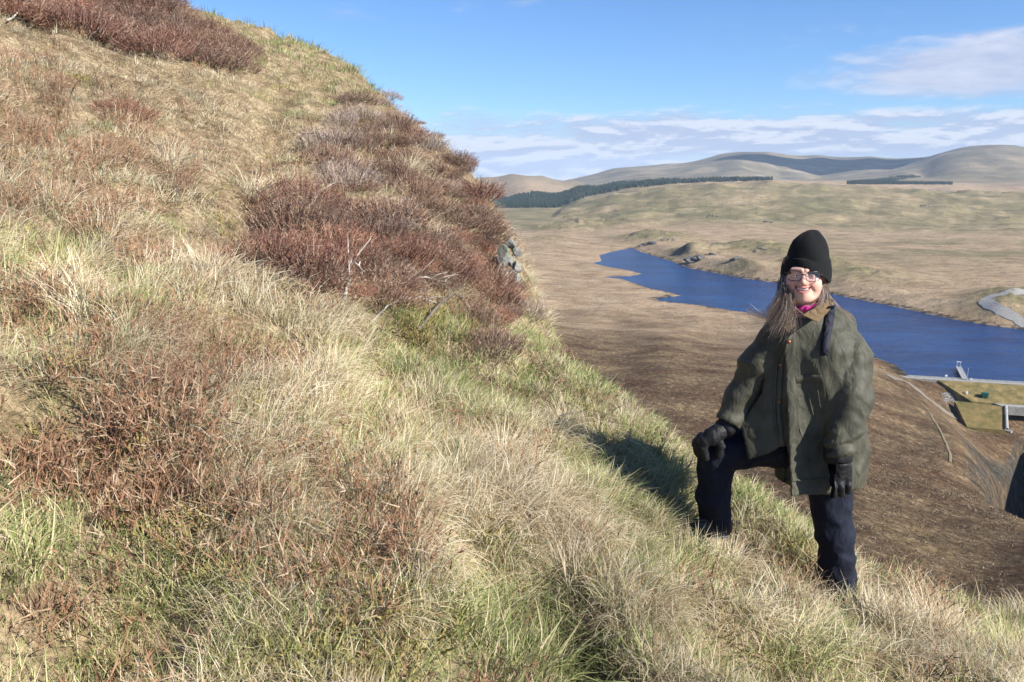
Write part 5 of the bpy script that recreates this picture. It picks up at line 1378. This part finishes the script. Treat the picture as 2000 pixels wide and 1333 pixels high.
# --- hair: loose strands streaming to the left in the wind
hm = N('greying_brown_hair', 0.45, 0.4)
hm.color(hm.ramp(hm.attr('hue'), [(0.0, (0.035, 0.022, 0.015)), (0.45, (0.085, 0.055, 0.038)), (0.7, (0.17, 0.125, 0.095)), (0.9, (0.36, 0.31, 0.26)), (1.0, (0.5, 0.46, 0.41))]))
hr = np.random.default_rng(5)
HV, HF, HH = [], [], []
def lock(guide, n, root, tip, w=0.0008, grey=0.12):
    n = int(n * 1.5)
    G = np.array([W(*g) for g in guide]); m_ = len(G)
    for _ in range(n):
        o0 = hr.normal(0, root, 3); o1 = hr.normal(0, tip, 3); ph = hr.uniform(0, 6.28, 3); cut = hr.uniform(0.7, 1.0); hue = np.clip(hr.beta(1.6, 2.6) + grey, 0, 1)
        K = 15; prev = len(HV)
        for k in range(K):
            t = k / (K - 1) * cut * (m_ - 1); i = min(int(t), m_ - 2); f = t - i
            g0, g1_, g2_, g3 = G[max(i - 1, 0)], G[i], G[i + 1], G[min(i + 2, m_ - 1)]
            P_ = 0.5 * ((2 * g1_) + (g2_ - g0) * f + (2 * g0 - 5 * g1_ + 4 * g2_ - g3) * f * f + (-g0 + 3 * g1_ - 3 * g2_ + g3) * f ** 3)
            s_ = k / (K - 1)
            P_ = P_ + o0 * (1 - s_) + o1 * s_ ** 1.3 + 0.005 * s_ * np.sin(ph + s_ * 7)
            ww = w * (1 - 0.7 * s_) * hr.uniform(0.9, 1.1)
            HV.append(P_ + np.array([ww, 0, ww * 0.5])); HV.append(P_ - np.array([ww, 0, ww * 0.5])); HH.extend([hue, hue])
            if k: HF.append((prev + 2 * k - 2, prev + 2 * k - 1, prev + 2 * k + 1, prev + 2 * k))
lock([(1534, 540, 0.0), (1527, 570, -0.04), (1513, 594, -0.07), (1494, 613, -0.09), (1474, 616, -0.10), (1458, 606, -0.10)], 70, 0.009, 0.012)
lock([(1534, 545, 0.0), (1526, 575, -0.05), (1512, 602, -0.08), (1494, 620, -0.10), (1472, 620, -0.11)], 80, 0.010, 0.014)
lock([(1533, 545, 0.0), (1525, 580, -0.05), (1511, 608, -0.09), (1497, 626, -0.11), (1480, 630, -0.12)], 70, 0.012, 0.016)
lock([(1532, 545, 0.0), (1525, 585, -0.05), (1513, 614, -0.10), (1496, 640, -0.13)], 70, 0.012, 0.020)
lock([(1535, 550, -0.02), (1533, 590, -0.07), (1526, 622, -0.12), (1510, 650, -0.15)], 110, 0.012, 0.022)
lock([(1536, 556, -0.04), (1538, 595, -0.09), (1534, 625, -0.13), (1522, 650, -0.155)], 90, 0.010, 0.020)
lock([(1538, 575, -0.05), (1546, 608, -0.10), (1548, 630, -0.14), (1542, 650, -0.165)], 50, 0.010, 0.018)
lock([(1607, 545, -0.02), (1609, 565, -0.05), (1605, 588, -0.08), (1594, 606, -0.115)], 60, 0.007, 0.010, grey=0.28)
lock([(1609, 548, 0.0), (1611, 572, -0.03), (1607, 592, -0.06), (1600, 604, -0.09)], 60, 0.008, 0.012, grey=0.1)
lock([(1609, 550, -0.01), (1618, 576, -0.04), (1630, 592, -0.06), (1652, 612, -0.07), (1672, 632, -0.06)], 10, 0.004, 0.006, w=0.0011, grey=0.3)
lock([(1538, 502, -0.04), (1530, 508, -0.06), (1521, 513, -0.07)], 10, 0.006, 0.008, w=0.001)
lock([(1560, 610, -0.10), (1580, 618, -0.13), (1600, 616, -0.12)], 8, 0.01, 0.012, w=0.001)
ho = mesh_obj('hair', HV, HF, hm.m, person); set_attr(ho, 'hue', HH); ho['kind'] = 'stuff'

# --- backpack on the back, strap over the shoulder
pk_ = np.array([1.47, Y0 + 0.24, -0.86])
def pack_sd(X, Y, Z):
    qx, qy, qz = np.abs(X - W(1598, 760, 0.3)[0]) - 0.135, np.abs(Y - (Y0 + 0.29)) - 0.06, np.abs(Z - W(1604, 765, 0.3)[2]) - 0.13
    return np.sqrt(np.maximum(qx, 0) ** 2 + np.maximum(qy, 0) ** 2 + np.maximum(qz, 0) ** 2) + np.minimum(np.maximum(qx, np.maximum(qy, qz)), 0) - 0.05 + 0.006 * fbm(X * 14, Z * 14, 2, 111)
pc_ = W(1604, 735, 0.3)
pack = sdf_mesh('backpack', pack_sd, pc_ + np.array([-0.24, -0.16, -0.29]), pc_ + np.array([0.24, 0.16, 0.29]), 0.009, strap_mat)
tag(pack, 'dark backpack worn on the back of the person in the olive jacket', 'backpack')
st_ = strip('shoulder_strap', jacket_sd, [(1621, 598), (1622, 615), (1618, 640), (1613, 664), (1610, 690), (1610, 720)], 17, strap_mat, pack, 0.009, True)

# ================================================================ HEATHER BUSHES, TUSSOCKS, STONES AND DEAD WOOD ON THE SLOPE
def bush_mat(name, stops):
    m = N(name, 0.85, 0.15)
    c = m.ramp(m.attr('hue'), stops)
    oi = m.node('ShaderNodeObjectInfo')
    c = m.mix(1.0, c, m.ramp(oi.outputs['Random'], [(0.0, (0.75, 0.72, 0.75)), (0.5, (1.0, 0.97, 0.95)), (1.0, (1.25, 1.12, 1.0))]), 'MULTIPLY')
    m.color(c); lay_normal(m, 0.35); m.translucent(0.12); return m.m
brown_h = bush_mat('brown_heather', [(0.0, (0.070, 0.045, 0.038)), (0.35, (0.145, 0.086, 0.062)), (0.65, (0.205, 0.132, 0.094)), (0.85, (0.27, 0.20, 0.155)), (1.0, (0.38, 0.31, 0.24))])
red_h = bush_mat('russet_heather', [(0.0, (0.090, 0.042, 0.032)), (0.4, (0.175, 0.084, 0.062)), (0.7, (0.25, 0.14, 0.10)), (1.0, (0.36, 0.26, 0.19))])
grey_h = bush_mat('grey_heather', [(0.0, (0.13, 0.10, 0.085)), (0.5, (0.25, 0.20, 0.17)), (1.0, (0.42, 0.36, 0.31))])
wood_mat = simple('heather_wood', (0.10, 0.075, 0.06), 0.9, (0.19, 0.15, 0.125), 12)
pale_wood = simple('bleached_wood', (0.30, 0.27, 0.23), 0.9, (0.46, 0.43, 0.38), 14)
def arrays_mesh(name, arr, mat):
    V, F, H, T = arr
    o = mesh_obj(name, V, F, mat, do_link=False, smooth=False); set_attr(o, 'hue', H); set_attr(o, 'tip', T); return o.data
bush_data = {}
for kind, mt_, L_, n_, sd in (('brown', brown_h, 0.15, 620, 4), ('red', red_h, 0.15, 620, 4), ('grey', grey_h, 0.20, 420, 3)):
    bush_data[kind] = [arrays_mesh('heather_bush', sprig_tuft(500 + 7 * q + len(kind), n_, 0.30, L_, 0.0048, tilt=0.55, side=sd, dome=0.9, H=0.20), mt_) for q in range(3)]
def stems_mesh(seed):
    r = random.Random(seed); Vs, Fs = [], []
    for k in range(7):
        a = k * 0.9 + r.uniform(-.3, .3); q = r.uniform(0.10, 0.24); h = r.uniform(0.10, 0.2)
        V, F = tube([(0, 0, -0.05), (q * 0.4 * math.cos(a), q * 0.4 * math.sin(a), h * 0.35), (q * math.cos(a + .2), q * math.sin(a + .2), h)], [0.008, 0.006, 0.003], 5)
        o_ = len(Vs); Vs += list(V); Fs += [tuple(o_ + i for i in f) for f in F]
    return mesh_obj('woody_stem', Vs, Fs, wood_mat, do_link=False).data
stem_data = [stems_mesh(q) for q in range(3)]
def put_bush(P, kind, size, label, group=None, seed=0, squash=1.0):
    r = random.Random(seed)
    o = link(bpy.data.objects.new('heather_bush', bush_data[kind][seed % 3]))
    o.location = (P[0], P[1], P[2] - 0.03 * size); o.rotation_euler = (r.uniform(-.15, .15), r.uniform(-.05, .3), r.uniform(0, 6.28)); q_ = r.uniform(0.65, 1.15); o.scale = (size * r.uniform(0.9, 1.2), size, size * squash * q_)
    s = link(bpy.data.objects.new('woody_stem', stem_data[seed % 3]), o)
    tag(o, label, 'heather', group); return o
single = [  # standing out: pixel, kind, size, label
 ((582, 402), 'red', 1.05, 'deep red heather bush at the top left corner of the heather bank'),
 ((795, 268), 'red', 1.15, 'russet heather bush on the brow just below the skyline'),
 ((925, 395), 'red', 1.0, 'tall orange brown heather bush beside the brow above the grey rock'),
 ((940, 452), 'red', 0.8, 'orange brown heather bush directly above the grey rock'),
 ((1030, 618), 'grey', 0.5, 'spindly bare heather bush at the foot of the grey rock'),
 ((985, 622), 'brown', 0.6, 'dark heather bush under the grey rock'),
 ((1140, 722), 'red', 0.62, 'rounded brown heather bush on the brow against the moor'),
 ((1085, 700), 'brown', 0.45, 'small brown heather bush on the grassy brow left of the rounded one'),
 ((1205, 775), 'brown', 0.5, 'low dark heather bush hanging over the brow'),
 ((1320, 850), 'brown', 0.45, 'small dark heather bush on the brow above the raised knee'),
 ((240, 228), 'red', 0.75, 'dark red heather bush alone in pale grass at the upper left'),
 ((725, 455), 'grey', 1.0, 'grey bare stemmed heather bush in the middle of the bank'),
 ((960, 690), 'brown', 0.6, 'brown heather bush on the green turf below the bank'),
 ((1510, 1040), 'brown', 0.22, 'tiny brown heather tuft between the two boots'),
 ((1800, 1245), 'brown', 0.26, 'dark little heather tuft in the grass at the lower right'),
]
for i, ((u, v), kind, size, lab) in enumerate(single): put_bush(hit(u, v), kind, size, lab, seed=i + 1)
zones = [  # outline in the photograph, how many, sizes, where, looks
 ([(490,500),(520,430),(560,405),(640,410),(760,430),(840,500),(830,570),(700,600),(600,565),(540,535)], 48, (0.5, 0.9), 'the lower heather bank', ('brown', 'brown', 'red')),
 ([(600,330),(640,250),(700,195),(780,180),(850,260),(900,340),(860,430),(760,420),(660,390)], 42, (0.45, 0.9), 'the upper heather bank', ('brown', 'brown', 'grey')),
 ([(850,330),(905,316),(965,430),(985,560),(1000,625),(930,640),(870,590),(830,500),(850,420)], 38, (0.45, 0.85), 'the steep brow strip', ('brown', 'red', 'brown')),
 ([(0,0),(340,6),(440,70),(485,135),(420,138),(300,108),(200,92),(100,48),(0,36)], 46, (0.85, 1.4), 'the top left corner patch', ('brown', 'brown', 'red')),
]
zr = random.Random(9); cnt = 50
LOOK = {'brown': 'brown', 'red': 'russet', 'grey': 'greyish'}
for poly, n, (s0, s1), place, kinds in zones:
    us = [q[0] for q in poly]; vs_ = [q[1] for q in poly]; got = []
    for tries in range(n * 14):
        if len(got) >= n: break
        u, v = zr.uniform(min(us), max(us)), zr.uniform(min(vs_), max(vs_))
        if polygon_sd(np.array([u]), np.array([v]), poly)[0] > 0 or any(math.hypot(u - q[0], v - q[1]) < 17 for q in got): continue
        got.append((u, v)); cnt += 1
        kd = zr.choice(kinds); sz = zr.uniform(s0, s1); t = (u - min(us)) / (max(us) - min(us)); h = (v - min(vs_)) / (max(vs_) - min(vs_))
        lab = f"{'large' if sz > (s0 + s1) / 2 else 'small'} {LOOK[kd]} heather bush in the {'upper' if h < 0.5 else 'lower'} {'left' if t < 0.34 else 'middle' if t < 0.67 else 'right'} of {place}"
        put_bush(hit(u, v), kd, sz, lab, 'heather bushes of ' + place, cnt)
# --- pale tussocks that stand out
tus_data = []
for q in range(3):
    V, F, H, T = blade_tuft(700 + q, 330, 0.09, 0.34, 0.0040, 0.85, 0.15, 1.5, 3)
    tus_data.append(arrays_mesh('grass_tussock', (V, F, np.clip(H * 0.6 + 0.32, 0, 0.95), T), straw_mat))
for i, (u, v, s, lab) in enumerate([(492, 392, 0.95, 'big pale tussock beside the trodden path left of the heather bank'), (800, 335, 0.95, 'tall straw tussock growing among the heather near the brow'), (885, 545, 0.6, 'small pale tussock under the heather bank'),
                                    (1478, 1085, 0.55, 'pale straw tussock just right of the front boot'), (1110, 1150, 0.8, 'broad straw tussock low in the middle of the slope'), (1230, 830, 0.6, 'straw tussock on the brow left of the raised knee'),
                                    (1340, 930, 0.5, 'straw tussock beside the shin of the raised leg'), (1100, 830, 0.6, 'pink brown tussock on the slope left of the person'), (980, 905, 0.7, 'broad pale tussock in the middle of the slope'),
                                    (400, 560, 0.8, 'thick straw tussock left of the heather bank'), (330, 330, 0.9, 'straw tussock in the pale grass of the upper left')]):
    o = link(bpy.data.objects.new('grass_tussock', tus_data[i % 3])); P = hit(u, v); o.location = (P[0], P[1], P[2] - 0.02)
    o.rotation_euler = (0.0, 0.25, 0.7 * i); o.scale = (s, s, s); tag(o, lab, 'tussock', 'pale tussocks on the slope')
# --- the grey rock in the brow
rock = empty('rock_outcrop', tuple(at_d(1005, 590, 7.4))); tag(rock, 'grey lichen covered rock jutting from the brow of the hillside', 'rock')
rr = random.Random(21)
for i, (u, v, w, h) in enumerate([(999, 478, 9, 12), (1009, 494, 10, 11), (998, 508, 9, 14), (1010, 520, 9, 15), (999, 537, 9, 15), (1009, 551, 9, 16), (1001, 569, 9, 15), (1010, 586, 9, 15), (1016, 604, 8, 12), (985, 500, 12, 26), (986, 550, 12, 30), (1000, 612, 10, 14)]):
    c = at_d(u, v, 7.25 + rr.uniform(-0.05, 0.08)); k = 7.4 / FPX; V, F = stone(800 + i, 0.95, 3)
    mesh_obj('stone', V * np.array([w * k * 1.25, w * k * 1.5, h * k * 1.2]) + c, F, near_rock, rock, smooth=False)
for i, (u, v, s, lab) in enumerate([(908, 372, 0.10, 'small grey stone showing on the brow between heather'), (1000, 447, 0.08, 'small mossy stone on top of the brow above the rock')]):
    V, F = stone(850 + i, 0.7, 2); tag(mesh_obj('stone', V * s + hit(u, v), F, near_rock, smooth=False), lab, 'stone')
# --- dead heather wood
def branch(px_pts, r0, lab, mat, seed, lift=0.05, twigs=3):
    r = random.Random(seed); base = [hit(u, v) for u, v in px_pts]
    pts = []
    for i, p in enumerate(base): pts.append(p + np.array([0, -0.03, lift * (0.4 + 1.2 * math.sin(math.pi * i / max(1, len(base) - 1)))]))
    fine = []
    for a, b in zip(pts[:-1], pts[1:]):
        for k in range(4): fine.append(a + (b - a) * k / 4 + np.array([r.gauss(0, .008), r.gauss(0, .008), r.gauss(0, .008)]))
    fine.append(pts[-1]); n = len(fine)
    V, F = tube(fine, [r0 * (1 - 0.7 * i / n) for i in range(n)], 6)
    o = mesh_obj('dead_branch', V, F, mat); tag(o, lab, 'branch')
    for q in range(twigs):
        i = r.randrange(1, n - 1); a = fine[i]; d = fine[i + 1] - a; d = d / np.linalg.norm(d) + np.array([r.gauss(0, .5), r.gauss(0, .3), r.uniform(0.1, .7)]); L_ = r.uniform(0.08, 0.22) * (r0 / 0.008) ** 0.5
        V, F = tube([a, a + d * L_ * 0.5 + np.array([0, 0, .01]), a + d * L_], [r0 * 0.5, r0 * 0.35, r0 * 0.15], 5); mesh_obj('twig', V, F, mat, o)
    return o
branch([(520, 490), (560, 512), (600, 530), (640, 545)], 0.012, 'bleached dead branch along the lower edge of the heather bank', pale_wood, 1)
branch([(610, 385), (660, 372), (705, 375), (760, 360)], 0.010, 'pale dead branch lying across the middle of the heather bank', pale_wood, 2)
branch([(590, 265), (625, 275), (650, 285)], 0.010, 'grey dead branch by the path at the top of the bank', pale_wood, 3)
branch([(675, 600), (690, 570), (720, 548)], 0.011, 'upright grey dead branch at the foot of the heather bank', pale_wood, 4, 0.12)
branch([(820, 655), (860, 635), (885, 615), (905, 590)], 0.011, 'dark dead branch on the mossy ground below the bank', wood_mat, 5, 0.10)
branch([(720, 640), (770, 610), (820, 600), (870, 605)], 0.008, 'thin grey dead branch on bare ground below the bank', pale_wood, 6)
branch([(1308, 1000), (1322, 988), (1340, 992), (1352, 980)], 0.004, 'crooked pale twig on the ground left of the front boot', pale_wood, 7, 0.03, 2)
branch([(1328, 1022), (1350, 1006), (1376, 1004), (1396, 1000)], 0.004, 'curved pale twig across the front boot', pale_wood, 8, 0.05, 1)
branch([(0, 30), (50, 22), (100, 40), (130, 50)], 0.014, 'bleached branches lying in the heather at the top left edge', pale_wood, 9, 0.10, 7)
branch([(20, 50), (60, 45), (110, 30)], 0.010, 'thin bleached branch under the others at the top left edge', pale_wood, 10, 0.12, 5)
branch([(790, 560), (830, 575), (880, 560)], 0.008, 'grey dead stem in the lower right of the heather bank', pale_wood, 11, 0.08, 4)
branch([(1290, 880), (1297, 868), (1293, 860)], 0.006, 'little dark stub standing on the brow', wood_mat, 12, 0.05, 1)

# every mesh is built at its place in the world: keep it there under its parent
bpy.context.view_layer.update()
